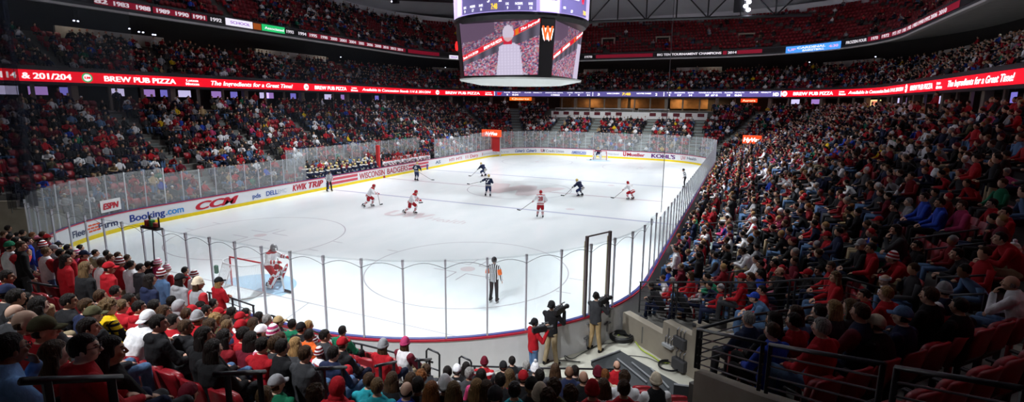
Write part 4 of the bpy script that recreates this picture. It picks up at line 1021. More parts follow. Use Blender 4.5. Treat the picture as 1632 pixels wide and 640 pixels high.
for k in range(4):
    q = MB(); q.ell((lp[0]+.35*(k % 2)-.1, lp[1]-.35, lp[2]+.9-.5*k), (.3, .2, .26)); q.build('bulb', mat('lamp_glow', (.8, .82, 1), emit=14), th, True)
lp = un(626, 3, 1, 20); th = thing('arena_lamp', 'small lit spot lamp near the ceiling left of the scoreboard', 'lamp')
q = MB(); q.box((lp[0]+.5, lp[1], lp[2]), (1.0, .4, .5), bev=.04); q.build('housing', M_BLACK, th)
q = MB(); q.ell((lp[0]-.1, lp[1]-.1, lp[2]+.05), (.1, .1, .1)); q.build('bulb', mat('lamp_glow', (.8, .82, 1)), th, True)

# ================================================================== HANGING SCOREBOARD
sb = thing('hanging_scoreboard', 'big four-sided hanging scoreboard with video screens and a round score ring', 'scoreboard', (0, 0, 0))
M_SB = mat('scoreboard_black', (.012, .012, .014), .45)
oct_ = lambda a, h, z: [(-h, -a, z), (h, -a, z), (a, -h, z), (a, h, z), (h, a, z), (-h, a, z), (-a, h, z), (-a, -h, z)]
q = MB(); q.rings([oct_(3.95, 3.25, 9.45), oct_(4.25, 3.5, 13.75)]); q.build('cabinet', M_SB, sb)
q = MB(); A = np.linspace(0, 2*PI, 48, endpoint=False)
q.rings([[(3.6*math.cos(a), 3.6*math.sin(a), 9.0) for a in A], [(5.1*math.cos(a), 5.1*math.sin(a), 9.3) for a in A], [(5.15*math.cos(a), 5.15*math.sin(a), 9.42) for a in A], [(3.8*math.cos(a), 3.8*math.sin(a), 9.5) for a in A]])
q.build('underside_plate', mat('underside_white', (.75, .78, .74), .5), sb)
q = MB(); q.rings([[(5.35*math.cos(a), 5.35*math.sin(a), 13.55) for a in A], [(5.6*math.cos(a), 5.6*math.sin(a), 13.85) for a in A], [(5.6*math.cos(a), 5.6*math.sin(a), 14.05) for a in A]]); q.build('ring_base', M_SB, sb)
q = MB(); q.rings([[(5.55*math.cos(a), 5.55*math.sin(a), 13.95) for a in A], [(5.65*math.cos(a), 5.65*math.sin(a), 18.0) for a in A]]); q.build('ring_frame', mat('ring_lavender', (.55, .45, .85), emit=.75), sb)
rs = random.Random(3); blobs = [(rs.random(), rs.random(), rs.choice([(.5, .06, .1), (.55, .1, .15), (.05, .04, .09), (.07, .06, .12), (.5, .45, .55), (.3, .2, .3), (.4, .25, .2)])) for _ in range(3200)]
bx = np.array([(b[0], b[1]) for b in blobs]); bc = np.array([b[2] for b in blobs])
def picture(u, v, side):
    rib = .33+.60*u+.05*u*u*(1 if side == 0 else .4); near = v-rib
    k = int(np.argmin((bx[:, 0]-u)**2*1.6+(bx[:, 1]-v)**2)); c = bc[k]*1.2+np.array((.06, .035, .08))
    if v > .62+.2*u and u < .45 and near > .2: c = np.array((.22, .14, .22))                   # grey wall behind the upper crowd
    if -.22*(.6+.6*u) < near < -.02 and v > .12: c = np.array((.13, .11, .16))*(1+.4*math.sin(u*40))   # balcony shadow
    if near > .06: c = c*.62+np.array((.02, .01, .03))
    if abs(near) < .055: c = np.array((1, .02, .05)) if abs(near) < .05 else np.array((1, .3, .2))
    if abs(near) < .055 and .70 < u < .75: c = np.array((1, .25, .02))
    if side == 0:
        w = .125+.055*(.6-v)/.6 if v < .6 else 0
        if v < .62 and abs(u-.63) < min(w, max(0, (.64-v))*1.2): c = np.array((.86, .78, 1.0))-.10*((math.sin(u*150) > .5) | (math.sin(v*120) > .6))
        if abs(u-.61) < .055 and .57 < v < .64: c = np.array((.75, .02, .06))
        if ((u-.615)/.07)**2+((v-.77)/.15)**2 < 1: c = np.array((.82, .52, .55)) if v < .70 else np.array((.80, .70, .86))
    elif u > .86-.25*max(0, .75-v)*.3 and v < .72: c = np.array((.80, .70, .92))
    return c
for side in range(4):
    nu, nv = (120, 80) if side in (0, 1) else (24, 16); V = []; Cc = []
    ang = side*PI/2; ca, sa = math.cos(ang), math.sin(ang)
    for j in range(nv+1):
        for i in range(nu+1):
            u, v = i/nu, j/nv; wd = 3.18+(3.42-3.18)*v; x = (u-.5)*2*wd; y = -(3.99+.30*v); z = 9.62+4.0*v
            V.append((x*ca-y*sa, x*sa+y*ca, z)); Cc.append(picture(u, v, 0 if side != 1 else 1))
    f = [(j*(nu+1)+i, j*(nu+1)+i+1, (j+1)*(nu+1)+i+1, (j+1)*(nu+1)+i) for j in range(nv) for i in range(nu)]
    fl = np.array(f); me = fast_mesh('video_screen', np.array(V), fl.ravel(), np.arange(len(f))*4, np.full(len(f), 4), [M_SCREEN], np.clip(np.array(Cc), 0, 1))
    link('video_screen', me, sb)
    def onface(u, v, o=.03, ca=ca, sa=sa):
        wd = 3.18+.24*v; x = (u-.5)*2*wd; y = -(3.99+.30*v)-o; return (x*ca-y*sa, x*sa+y*ca, 9.62+4.0*v)
    if side < 2:
        q = MB(); put_text(q, 'The Ingredi', lambda a, b_: onface(.77+a, .33+.60*(.77+a)+.05*(.77+a)**2-.03+b_*.95), w=.225, h=.055, bold=.03, shear=.2); q.build('lettering', W, sb)
        q = MB(); put_text(q, 'BREW PUB PIZZA', lambda a, b_: onface(.30+a, .33+.60*(.30+a)+.05*(.30+a)**2-.03+b_), w=.24, h=.055, bold=.04); q.build('lettering', W, sb)
        q = MB(); put_text(q, 'Stands 114 & 201/204', lambda a, b_: onface(.01+a, .33+.60*(.01+a)-.028+b_), w=.21, h=.05, bold=.03); q.build('lettering', W, sb)
# W emblem on the black chamfer: outline behind, letter in front
cn = np.array((.707, -.707, 0)); cc = np.array((3.78, -3.78, 12.55)); ce = np.array((.707, .707, 0))
for m, h, bo, o in ((W, 1.08, .17, .06), (mat('led_w_orange', (1, .10, .01), emit=1.1), 1.0, .05, .09)):
    q = MB(); put_text(q, 'W', lambda u, v: tuple(cc+ce*u+np.array((0, 0, 1.))*(v-.4)+cn*o), w=.92 if bo < .1 else 1.08, h=h, bold=bo, center=True); q.build('emblem', m, sb)
# score ring panels
M_RP = mat('ring_panel_blue', (.13, .11, .30), emit=1.0); M_RW = mat('ring_panel_white', (.80, .74, 1.0), emit=1.1); M_DKT = mat('ring_dark_text', (.12, .08, .25), emit=.5); M_LEDR2 = M_LEDR
def ringp(a0, a1, z0, z1, m, r=5.70):
    q = MB(); q.rings([[(rr*math.cos(a), rr*math.sin(a), z) for rr, z in ((r, z0), (r+.02, z0), (r+.02, z1), (r, z1))] for a in np.radians(np.linspace(a0, a1, 14))]); q.build('score_panel', m, sb)
def ringa(px, z):
    aa = np.radians(np.linspace(-170, 40, 1200)); u = [pj((5.7*math.cos(a), 5.7*math.sin(a), z))[0] if (math.cos(a)*CAM[0]+math.sin(a)*CAM[1]) > 3 else 1e9 for a in aa]
    return math.degrees(aa[int(np.argmin(np.abs(np.array(u)-px)))])
def rtext(body, p0, p1, z, h, m, bo=.04):
    a0, a1 = ringa(p0, z), ringa(p1, z); rr = 5.76; q = MB()
    put_text(q, body, lambda u, v: (rr*math.cos(math.radians(a0)+u/rr), rr*math.sin(math.radians(a0)+u/rr), z+v), w=max(.1, rr*math.radians(a1-a0)), h=h, bold=bo); q.build('lettering', m, sb)
ringp(ringa(737, 15), ringa(855, 15), 14.1, 17.8, M_RP); ringp(ringa(861, 15), ringa(891, 15), 14.1, 17.8, M_RW); ringp(ringa(895, 15), ringa(934, 15), 14.1, 17.8, M_RP); ringp(ringa(729.5, 15), ringa(735, 15), 14.1, 17.8, M_RW)
ringp(ringa(738, 16.3), ringa(774, 16.3), 15.75, 17.6, M_RW, 5.725); ringp(ringa(899, 16.3), ringa(931, 16.3), 15.7, 17.5, M_RW, 5.725)
for it in [('3', 777, 781, 15.35, .42, W), ('vs', 785, 790, 15.5, .2, W), ('2', 795, 800, 15.35, .46, W), ('7:48', 783, 793, 14.85, .40, M_LEDY), ('W', 776, 784, 16.0, .6, M_LEDR), ('ND', 792, 801, 15.95, .6, mat('led_mauve', (.55, .45, .55), emit=.9)),
           ('1 3-0 WISCONSIN', 741, 768, 15.85, .2, W), ('SOG', 740, 744, 15.1, .17, W), ('9', 741, 743, 14.8, .2, W), ('FACEOFFS', 750, 758, 15.1, .17, W), ('17', 753, 756, 14.8, .2, W), ('SAVES', 764, 770, 15.1, .17, W), ('14', 766, 769, 14.8, .2, W),
           ('SOG', 806, 811, 15.1, .17, W), ('9', 808, 810, 14.8, .2, W), ('FACEOFFS', 821, 833, 15.1, .17, W), ('21', 826, 829, 14.8, .2, W), ('SAVES', 842, 849, 15.1, .17, W), ('14', 844, 848, 14.8, .2, W), ('12', 808, 812, 16.1, .22, W), ('0:34', 816, 823, 16.1, .22, W), ('NOTRE DAME', 828, 847, 16.1, .22, W),
           ('00 00 00 00', 864, 888, 15.5, .16, M_DKT), ('SH PIM PP', 866, 887, 16.0, .18, M_DKT), ('SOG', 897, 901, 15.0, .17, W), ('17', 909, 912, 14.8, .2, W), ('W', 926, 930, 15.6, .5, M_LEDR), ('7:48', 928, 932, 14.85, .3, M_LEDY), ('3 WISCONSIN', 903, 922, 15.75, .2, W)]: rtext(it[0], it[1], it[2], it[3]-.62, it[4], it[5])
q = MB()
for sx in (-1, 1):
    for sy in (-1, 1): q.tube([(sx*2, sy*2, 17.5), (sx*2, sy*2, 29)], .04, 5)
q.build('hanging_cable', M_BLACK, sb)
# ================================================================== SPECTATORS
class Section:
    def __init__(s, name, O, n, z0, s0, tread, rise, nrow, where):
        s.name, s.O, s.n = name, np.array(O, float), np.array(n, float)/np.hypot(*n); s.e = np.array((-s.n[1], s.n[0])) if True else None
        s.z0, s.s0, s.tread, s.rise, s.nrow, s.where = z0, s0, tread, rise, nrow, where
        s.ang = math.atan2(-s.n[1], -s.n[0])-PI/2; s.occ = []
    def floor(s, i): return s.z0+s.rise*i
    def xy(s, i, u, ds=0): p = s.O+s.n*(s.s0+s.tread*i+ds)+s.e*u; return p
    def place(s, px, py, hh, hy):
        best = None
        for i in range(s.nrow):
            d = ray(px, py); t = (s.floor(i)+hh-CAM[2])/d[2]
            if t < 0: continue
            P = CAM+d*t; q = P[:2]+s.n*hy       # body stands behind the forward-leaning head
            ds = (q-s.O)@s.n-(s.s0+s.tread*i)
            if best is None or abs(ds) < abs(best[0]): best = (ds, i)
        if best is None: return None
        ds, i = best; d = ray(px, py)
        if s.name == 'right':
            P = CAM+d*((s.floor(i)+hh-CAM[2])/d[2]); return i, P[:2]+s.n*hy, 1.0, (P-CAM)@_fw
        ds = max(-.14, min(.14, ds))
        tgt = s.s0+s.tread*i+ds-hy
        t = (tgt-(CAM[:2]-s.O)@s.n)/(d[:2]@s.n); P = CAM+d*t; q = P[:2]+s.n*hy
        return i, q, max(.88, min(1.10, (P[2]-s.floor(i))/hh)), (P-CAM)@_fw
MAIN = Section('main', (0, -30.6), (0, -1), .8, .8, .86, .404, 11, 'near end stand')
CORN = Section('corner', (12.04, -30.14), (.41, -.912), .13, .5, .86, .408, 11, 'near right corner seats')
BOX = Section('box', (17.6, -32), (.75, -.66), 3.1, .45, .86, .30, 9, 'railed corner box')
RIGHT = Section('right', (HW, 0), (1, 0), Z0, D0, TREAD, RISE, NROW, 'right stand')
STU = """16 393 A0 white:jersey/red dkS green.cap|74 401 X0 white:jersey/red dbS -|105 414 S1 red dkL -|137 427 S0 black dbL -|134 406 S1 red/black dkS navy.cap|152 403 S1 grey:hoodie dkS -|163 418 S0 white:jersey/red brS -|174 427 S1 red:hoodie dkS red.cap
191 418 S1 red dkS darkred.sbea|170 404 S0 black dkS -|176 411 S1 maroon brS -|188 407 S1 navy brS -|209 422 S0 white dkS -|224 427 S1 charcoal:hoodie dkS -|236 422 S0 black dkS -|45 384 S1 blue dkS -|60 381 S0 grey brS pink.cap
75 379 S0 maroon dkS red.cap|52 375 S1 olive auS -|68 373 S0 charcoal brS -|69 391 S0 blue dkS red.sbea|86 397 S1 grey brS grey.cap|93 391 S0 black dkS black.cap|108 395 S0 yellow dkS -|128 395 S0 black dkS -|97 404 S1 maroon dkS -|112 405 S0 red dkS -|122 405 S0 rose dkS rose.sbea
13 364 S0 black dkS -|7 373 S1 maroon brS -|17 378 S0 black dkS -|28 375 S1 maroon dkS -|26 384 S0 charcoal dkS -|239 446 S0 navy:hoodie dkL -|258 437 S0 denim dkS darkred.sbea|266 428 S1 white:jersey/red grS pink.pom|287 445 S0 grey:hoodie dkL black.cap|295 431 S0 red:hoodie dkS -
310 438 S0 white brS darkred.sbea|316 452 S1 grey/red brL cream.bea|349 449 X0 red blL black.cap|36 371 S0 black dkS -|34 392 S1 black brS -|246 421 S0 navy dkS -|252 419 S0 rose brS pink.sbea|203 411 S0 charcoal brS -"""
SEA = """11 441 s2 red dkS -|12 468 s2 charcoal dkS navy.cap|26 474 s0 black dkS -|39 479 l0 black dkS -|24 499 s0 charcoal grB -|41 513 s2 red brB -|70 526 s2 red dkS olive.cap|87 564 s0 red brL -|141 522 s2 charcoal dkS -
149 502 s2 black dkS olive.cap|138 488 s2 navy brS -|173 489 s2 yellow:plaid dbC -|194 488 s0 red dbS -|222 490 s2 red:hoodie dkS -|175 559 s2 black dkL -|184 464 s0 maroon dkS -|225 476 s0 black dkS -|240 508 l0 white dkS white.capb|261 498 s2 black brL -|246 488 s0 red dkS -
286 489 s0 grey:hoodie grS grey.hood|306 497 s0 red dkS red.cap|298 501 s0 charcoal brS -|329 495 s2 black dkS -|349 500 s2 maroon dkS red.cap|315 507 s0 red brS grey.bea|343 510 s0 olive blC -|383 507 s0 white brS red.cap|392 499 s0 red dkS -|413 505 s0 black dkS -|426 509 s0 navy grS -
275 512 s0 red:jersey/white dkS -|296 521 s2 black:hoodie brS -|325 535 s2 black dkL -|340 556 s0 black dkL -|335 520 s0 maroon brL -|357 537 s0 darkred dkL -|389 533 s2 red:hoodie dkS -|384 521 s0 red brS red.cap|390 557 s0 charcoal dkS pink.sbea:k|412 569 s0 grey dkS pink.pom:k
417 529 s2 red:hoodie dkS white.cap|436 530 s0 charcoal dkS rose.sbea|444 513 s2 black brS tan.cap|466 517 s0 green:hoodie dkS -|480 523 s0 black dkS black.cap|492 519 s0 red blS -|447 540 s0 olive brS -|471 549 s0 charcoal blL -|493 534 s0 orange dkS -|500 543 s0 white dkS maroon.sbea:k|518 535 s2 charcoal dkS -
509 562 s0 white/red dkS darkred.sbea:k|450 553 s0 black dkS -|487 564 s0 charcoal brS -|532 563 s0 navy:hoodie dkS -|546 548 s0 black:hoodie brS red.cap|546 527 s0 green dkS -|418 550 s0 red dkS -|646 547 s0 white:jersey/maroon brP rose.bea|611 551 s0 red brL grey.bea|362 520 s0 navy dbS -
320 489 s0 maroon dkL -|360 513 s0 red brS -|274 480 s0 black dkS -|340 484 s0 grey dkS -|160 472 s0 charcoal brS -|206 478 s2 red dkS -|110 480 s2 black dkS -|404 517 s0 red brL -|400 541 s0 maroon dkL -|438 548 s0 charcoal brS -|370 498 s0 black dkS -|62 487 s0 charcoal dkL -"""
CRN = """441 612 s2 green brS grey.cap|422 632 s0 tan dbS -|503 630 s0 charcoal brC -|538 617 s0 red:hoodie dkS red.hood|553 595 s0 red:hoodie dkS red.hood|588 606 s0 teal brS -|601 616 s0 teal dbS -|648 622 s0 blue dkB -|666 614 s0 charcoal dkS -|671 601 s0 olive auC -|713 593 s0 grey dkS -|709 614 s0 charcoal brS white.bea
723 622 s0 charcoal dbL -|728 590 s0 black dkS white.cap|743 585 s0 black dkL -|748 595 s0 charcoal grS -|760 618 s0 black blL -|767 599 s0 rose dkL -|772 577 s0 red:banded dkS maroon.bea|797 606 s0 charcoal dkS -|802 584 s0 black dkS black.cap|816 575 s0 black dkS -|812 599 s0 red dbL -|789 633 s0 charcoal dkS charcoal.cap
839 583 s0 charcoal grS -|853 588 s0 charcoal brS white.pom|834 602 s0 black dkS red.cap|860 599 s0 navy dkS -|847 616 s0 charcoal blS black.cap|885 588 s0 charcoal brL -|907 593 s0 navy brB -|916 591 s0 black dkS -|930 602 s0 black brB -|883 618 s0 olive brC -|909 629 s0 charcoal brC -|861 630 s0 cream blS cream.bea
944 622 s0 red brS red.bea|962 616 s0 white brL -|953 595 s0 maroon dkS maroon.bea|964 598 s0 cream auS -|983 582 s0 red brB -|995 602 s0 white brC -|994 619 s0 red brS -|1045 607 s0 black/white dkS cream.bea|688 622 s0 black auL -|680 589 s0 charcoal brS -|625 605 s0 black brL -|775 620 s0 navy brL -|820 622 s0 teal dkS -|873 637 s0 navy brC -|301 628 s0 maroon dkS maroon.capb|655 606 s0 charcoal brL -"""
RGT = """1077 397 R0 white dkS -|1113 407 S1 black dkS -|1140 407 s2 lightblue/charcoal dkS -|1071 447 s0 red:hoodie grS -|1121 449 s0 grey dkS -|1182 443 s0 red brS red.cap|1196 441 s0 charcoal brS -|1210 437 s0 blue dkS -|1214 462 s0 red dkS -|1202 474 l0 denim brS blue.cap|1232 450 s0 pink brS -|1183 399 l0 white dkS -|1212 421 s0 black dkS -
1234 419 s0 red dkS -|1331 441 s0 red dbL -|1287 437 s0 black dkS red.cap|1305 431 s1 black dkS -|1324 425 s1 red brS -|1243 433 s0 black brB -|1377 470 s0 red dkS -|1410 446 s1 white/black dkS white.band|1412 468 s0 red blS -|1428 366 h0 charcoal dkL -|1487 351 l0 red dkS charcoal.cap|1594 380 l0 red dkS -|1614 399 s0 darkred brS cream.pom
1422 411 l0 red brS red.sbea|1461 391 s0 black dkS -|1525 405 l0 charcoal dkS -|1498 323 s0 blue dkS -|1473 314 s0 blue dkS -|1603 338 s0 red dkS -|1581 324 s0 red dkS -|1533 327 s0 rose brS -|1440 394 s0 maroon dkS -|1612 451 h0 white grB -|1481 471 s0 black brS -|1504 463 s0 navy/white dkS grey.bea|1529 488 s0 black dkS -
1395 517 h0 black brS cream.cap|1438 504 s0 navy dkS denim.cap|1372 390 s1 black dkS grey.cap|1388 395 s0 red dkS -|1318 376 s0 red dkS red.cap|1345 365 s1 darkred dkS -|1400 352 s0 charcoal dkS red.cap|1425 330 s0 black dkS -|1448 322 s0 grey grS -|1300 350 s1 red dbS -|1085 425 s0 maroon dbS -|1100 438 s0 red brL -"""
BXS = """1193 508 s0 navy grS -|1233 510 s0 black dkL -|1231 528 s0 blue brS -|1309 522 s0 red grS -|1304 497 h0 black dkS -|1329 491 s0 charcoal blL -|1355 489 s0 charcoal dbL -|1371 498 s0 navy/maroon brS -|1265 512 s0 red dkS -|1268 500 s0 denim brL -"""
INDIV = []
def describe(top, style, sl, hair, hat, pose, glasses):
    tn = {'darkred': 'dark red', 'lightblue': 'light blue', 'rose': 'deep pink', 'denim': 'denim blue'}.get(top, top)
    g = {'hoodie': 'hooded top', 'jersey': 'hockey jersey', 'plaid': 'vest with plaid sleeves', 'banded': 'white banded jersey'}.get(style, 'top')
    s_ = f'{tn} {g}'+(f' with {sl} sleeves' if sl else '')
    if hat:
        c, k = hat.split('.'); c = {'darkred': 'red', 'rose': 'pink'}.get(c, c)
        h = c+' '+{'cap': 'cap', 'capb': 'backward cap', 'bea': 'knit hat', 'pom': 'bobble hat', 'sbea': 'striped knit hat', 'hood': 'hood', 'band': 'headband', 'phones': 'headphones'}[k]
    else:
        h = HAIRC[hair[:2]][1]+' '+{'S': 'short hair', 'L': 'long hair', 'C': 'curly hair', 'B': 'balding head', 'P': 'ponytail'}[hair[2]]
    return s_, h
def spectator(sec, px, py, pose, tops, hair, hat, auto=None):
    gl = False; kid = 1.0
    if ':k' in hat: kid = .80; hat = hat.replace(':k', '')
    if ':g' in hat: gl = True; hat = hat.replace(':g', '')
    hat = None if hat in ('-', '') else hat
    a = tops.split('/'); sl = a[1] if len(a) > 1 else None; b = a[0].split(':'); top = b[0]; style = b[1] if len(b) > 1 else 'top'
    H = LIB[pose]['J']['head']
    if auto is None:
        r = sec.place(px, py, H[2]*kid, H[1]*kid)
        if r is None: return None
        i, q, k, dep = r; z = sec.floor(i); k *= kid
    else: i, q, z, k = auto
    tr = rnd.choice(['denim', 'navy', 'black', 'charcoal', 'khaki', 'denim', 'navy'])
    o = person(pose, (q[0], q[1], z), sec.ang+rnd.uniform(-.12, .12), k, top, style, hair, hat, tr, rnd.choice(['black', 'charcoal', 'brown', 'grey']), None, sl)
    if gl: inst('eyeglasses', GLASSES, o, None, Matrix.Translation(Vector(H))@Matrix(LIB[pose]['Rh'].tolist()).to_4x4())
    sec.occ.append((q[0], q[1])); s_, h_ = describe(top, style, sl, hair, hat, pose, gl)
    up = pose[0] in 'SXAR'
    head = Vector((q[0], q[1], z+H[2]*k)); u = pj(head)
    INDIV.append(dict(o=o, garment=s_, head=h_, verb={'X': 'standing with folded arms', 'A': 'standing with raised hands', 'R': 'standing with one raised arm', 'S': 'standing'}.get(pose[0], {'l': 'leaning forward', 'h': 'sitting chin in hand', 'c': 'sitting with folded arms'}.get(pose[0], 'seated')), where=sec.where, row=i, x=u[0], y=u[1], dep=u[2]))
    return o
for sec, txt in ((MAIN, STU), (MAIN, SEA), (CORN, CRN), (RIGHT, RGT), (BOX, BXS)):
    for ln in txt.replace('\n', '|').split('|'):
        f = ln.split()
        if len(f) < 6: continue
        s2 = sec
        if sec is RIGHT and (float(f[1]) > 460 and float(f[0]) > 1390 or f[0] == '1612'): s2 = BOX
        spectator(s2, float(f[0]), float(f[1]), f[2], f[3], f[4], f[5])
for px, py, dep, pose, tops, hh in ((17, 557, 3.55, 'h0', 'lightblue', 1.18), (134, 555, 3.95, 's2', 'red:hoodie', 1.215)):
    P_ = CAM+ray(px, py)*dep; k_ = .95; z_ = P_[2]-hh*k_; H_ = LIB[pose]['J']['head']
    spectator(MAIN, 0, 0, pose, tops, 'dkS', '-:g', (9, (P_[0], P_[1]-H_[1]*k_), z_, k_))
    q = MB(); q.box((P_[0], P_[1]-.05, z_/2), (.62, .8, z_)); tag(q.build('floor_seat_platform', M_CONC), kind='structure')
# --- random fans of the same crowd
def rand_look(r):
    top = r.choices(['red', 'darkred', 'black', 'navy', 'charcoal', 'white', 'grey', 'maroon', 'denim', 'green', 'olive', 'rose', 'blue', 'brown'], [26, 9, 18, 9, 10, 9, 8, 6, 3, 2, 2, 2, 2, 2])[0]
    style = r.choices(['top', 'hoodie', 'jersey'], [60, 28, 12])[0]
    sl = None
    if style == 'jersey' and top in ('white', 'red'): sl = 'red' if top == 'white' else 'white'
    hair = r.choices(['dk', 'br', 'db', 'bl', 'gr', 'au'], [34, 28, 12, 10, 13, 3])[0]+r.choices(['S', 'L', 'C', 'B'], [58, 28, 6, 8])[0]
    hat = '-'
    if r.random() < .33: hat = r.choice(['red', 'red', 'white', 'black', 'grey', 'navy', 'maroon', 'cream'])+'.'+r.choice(['cap', 'cap', 'cap', 'bea', 'pom', 'sbea', 'capb'])
    return r.choices(['s0', 's1', 's2', 'l0', 'c0', 'h0'], [30, 16, 16, 14, 12, 8])[0], top+(':'+style if style != 'top' else '')+('/'+sl if sl else ''), hair, hat
rr = random.Random(21); CANDS = []
def nearocc(sec, x, y, r=.42): return any((a-x)**2+(b-y)**2 < r*r for a, b in sec.occ)
# free seats of the three near sections
SEATS = []
def sec_slots(sec, lims):
    for i in range(sec.nrow):
        u0, u1 = lims(i, sec.s0+sec.tread*i); n = int((u1-u0)/.53)
        for k in range(max(0, n)):
            u = u0+.3+k*.53; p = sec.xy(i, u)
            if sec is CORN and p[0] < 14.4 and p[1] < -36.8: continue
            if sec is MAIN and abs(p[0]-2.9) < .62: continue
            SEATS.append((sec, i, p[0], p[1], sec.floor(i)))
LIM = {'main': lambda i, s: (-14.5, 11.35+.25*(s-.9)), 'corner': lambda i, s: ((.10-.182*s)/1.0145, 4.3+.10*s), 'box': lambda i, s: (-.30-.47*(s-.14), 3.2+.5*s)}
for sec in (MAIN, CORN, BOX): sec_slots(sec, LIM[sec.name])
def inview(x, y, z, m=30):
    u = pj((x, y, z)); return u[2] > 1.5 and -m < u[0] < 1632+m and -m < u[1] < 640+m
for sec, i, x, y, z in SEATS:
    if not inview(x, y, z+1.1, 10): continue
    u = pj((x, y, z+1.2))
    if nearocc(sec, x, y, .5) or (sec is CORN and x < 14.4 and y < -37): continue
    p = .0
    if sec is MAIN: p = .8 if (u[0] < 60 or (u[1] < 540 and i < 7)) else .0
    if sec is MAIN and u[0] > 560: p = 0
    if sec is CORN: p = .75 if u[0] > 690 and i < 6 else .1
    if sec is BOX: p = 0
    if rr.random() < p: CANDS.append((u[2], sec, i, x, y, z))
for x, y, z, a, i, tier in SLOTS:
    if tier == 'lower' and x > 14.5 and y < -2:
        u = pj((x, y, z+1.2))
        if not inview(x, y, z+1.2, 10) or nearocc(RIGHT, x, y, .48): continue
        dens = .93 if i < 12 else .75
        if rr.random() < dens: CANDS.append((u[2], RIGHT, i, x, y, z))
CANDS.sort(key=lambda c: c[0]); NMAX = 236
AUTO_RIGHT = set()
for c in CANDS[:max(0, NMAX-len(INDIV))]:
    pose, tops, hair, hat = rand_look(rr)
    if c[1] is MAIN and c[0] > 9: pose = rr.choice(['S0', 'S1', 'X0']) if pj((c[3], c[4], c[5]+1.6))[1] < 460 else pose
    spectator(c[1], 0, 0, pose, tops, hair, hat, (c[2], (c[3]+rr.uniform(-.05, .05), c[4]+rr.uniform(-.05, .05)), c[5], rr.uniform(.94, 1.05)))
    if c[1] is RIGHT: AUTO_RIGHT.add((round(c[3], 3), round(c[4], 3)))
# --- the stuff crowd: every other occupied seat of the bowl
def lowfan(lean=0, tw=0, up=0):
    q = MB(); reg = []
    def add(k): reg.extend([k]*(sum(len(v) for v in q.v)-len(reg)))
    hy, hz = .42*lean, -.12*lean; dz = up*.42
    q.ell((tw*.02, hy, 1.21+hz+dz), (.078, .098, .118), 8, 5); add(0)
    q.ell((tw*.02, hy-.018, 1.245+hz+dz), (.088, .103, .10), 8, 4); add(1)
    q.rings([[(w*math.cos(a), -.03+hy*f+t*math.sin(a), z+hz*f+dz) for a in np.linspace(0, 2*PI, 8, endpoint=False)] for w, t, z, f in ((.17, .13, .42, 0), (.165, .125, .7, .3), (.20, .12, .93, .65), (.13, .08, 1.04, .85), (.055, .055, 1.09, .95))]); add(2)
    for s in (-1, 1):
        e = (s*.27, .06+hy*.5, .73+hz*.3+dz); w_ = (s*(.12-.08*lean)+tw*.06, .27+hy*.6, .66+dz) if not (tw and s == 1) else (.03, .16, .98+dz)
        q.tube([(s*.20, -.03+hy*.7, .97+hz*.7+dz), e, w_], [.065, .058, .045], 5); add(2); q.ell((w_[0]*.9, w_[1]+.04, w_[2]), (.04, .055, .03), 5, 3); add(0)
    for s in (-1, 1):
        if up: q.tube([(s*.1, .0, .95), (s*.11, .03, .5), (s*.12, .0, .1)], [.095, .075, .055], 5); add(3); q.box((s*.12, .06, .05), (.09, .25, .09)); add(4)
        else: q.tube([(s*.1, .03, .52), (s*(.14+.05*tw), .45, .53), (s*.14, .47, .1)], [.095, .075, .055], 5); add(3); q.box((s*.14, .53, .05), (.09, .25, .09)); add(4)
    return q, np.array(reg)
FANS = [lowfan(), lowfan(1), lowfan(0, 1), lowfan(.4, -1), lowfan(0, 0, 1)]
def crowd(name, label, T, seed, bright=1):
    r = np.random.RandomState(seed); T = np.array(T); r.shuffle(T)
    kind = r.choice(5, len(T), p=[.38, .22, .18, .19, .03]); Ts = [T[kind == k] for k in range(5)]; CC = []
    tops = ['red', 'darkred', 'black', 'navy', 'charcoal', 'white', 'grey', 'maroon', 'denim', 'green', 'olive', 'rose', 'blue', 'yellow', 'tan']
    w = np.array([15, 9, 25, 13, 12, 10, 7, 6, 3, 1.2, 1.5, 1.2, 2, .6, 1.2]); w /= w.sum()
    for (q, LREG), T_ in zip(FANS, Ts):
        N = len(T_)
        if not N: continue
        tc_ = np.array([PALETTE[t] for t in tops])[r.choice(len(tops), N, p=w)]
        hats = np.array([PALETTE['red'], PALETTE['white'], PALETTE['black'], PALETTE['maroon'], PALETTE['grey']])[r.choice(5, N)]
        hc = np.array([HAIRC[k][0] for k in HAIRC])[r.choice(6, N, p=[.38, .26, .12, .12, .1, .02])]; hm = r.rand(N) < .25; hc[hm] = hats[hm]
        sk = np.array(SKINS)[r.choice(6, N, p=[.25, .2, .25, .15, .12, .03])]
        pc = np.array([PALETTE[t] for t in ('denim', 'navy', 'black', 'charcoal', 'khaki')])[r.choice(5, N, p=[.25, .25, .28, .17, .05])]
        sh = np.tile(np.array(PALETTE['charcoal']), (N, 1)); allc = np.stack([sk, hc, tc_, pc, sh], 1)
        CC.append(allc[:, LREG, :].reshape(-1, 3))
    me = scatter(name, [f[0] for f in FANS], Ts, [M_CROWD], np.concatenate(CC), True); o = link(name, me); tag(o, label, 'crowd', None, 'stuff'); return o
rc = random.Random(5)
def clump(x, y, z): return .5+.5*math.sin(x*.31+y*.17+1.3*math.sin(y*.23+z*.9)+z*.7)*math.cos(y*.37-x*.11+2*math.sin(x*.19))
TL, TM, TU, EMPT, EMP_M, EMP_U = [], [], [], [], [], []
hand_right = [(a, b) for a, b in RIGHT.occ]
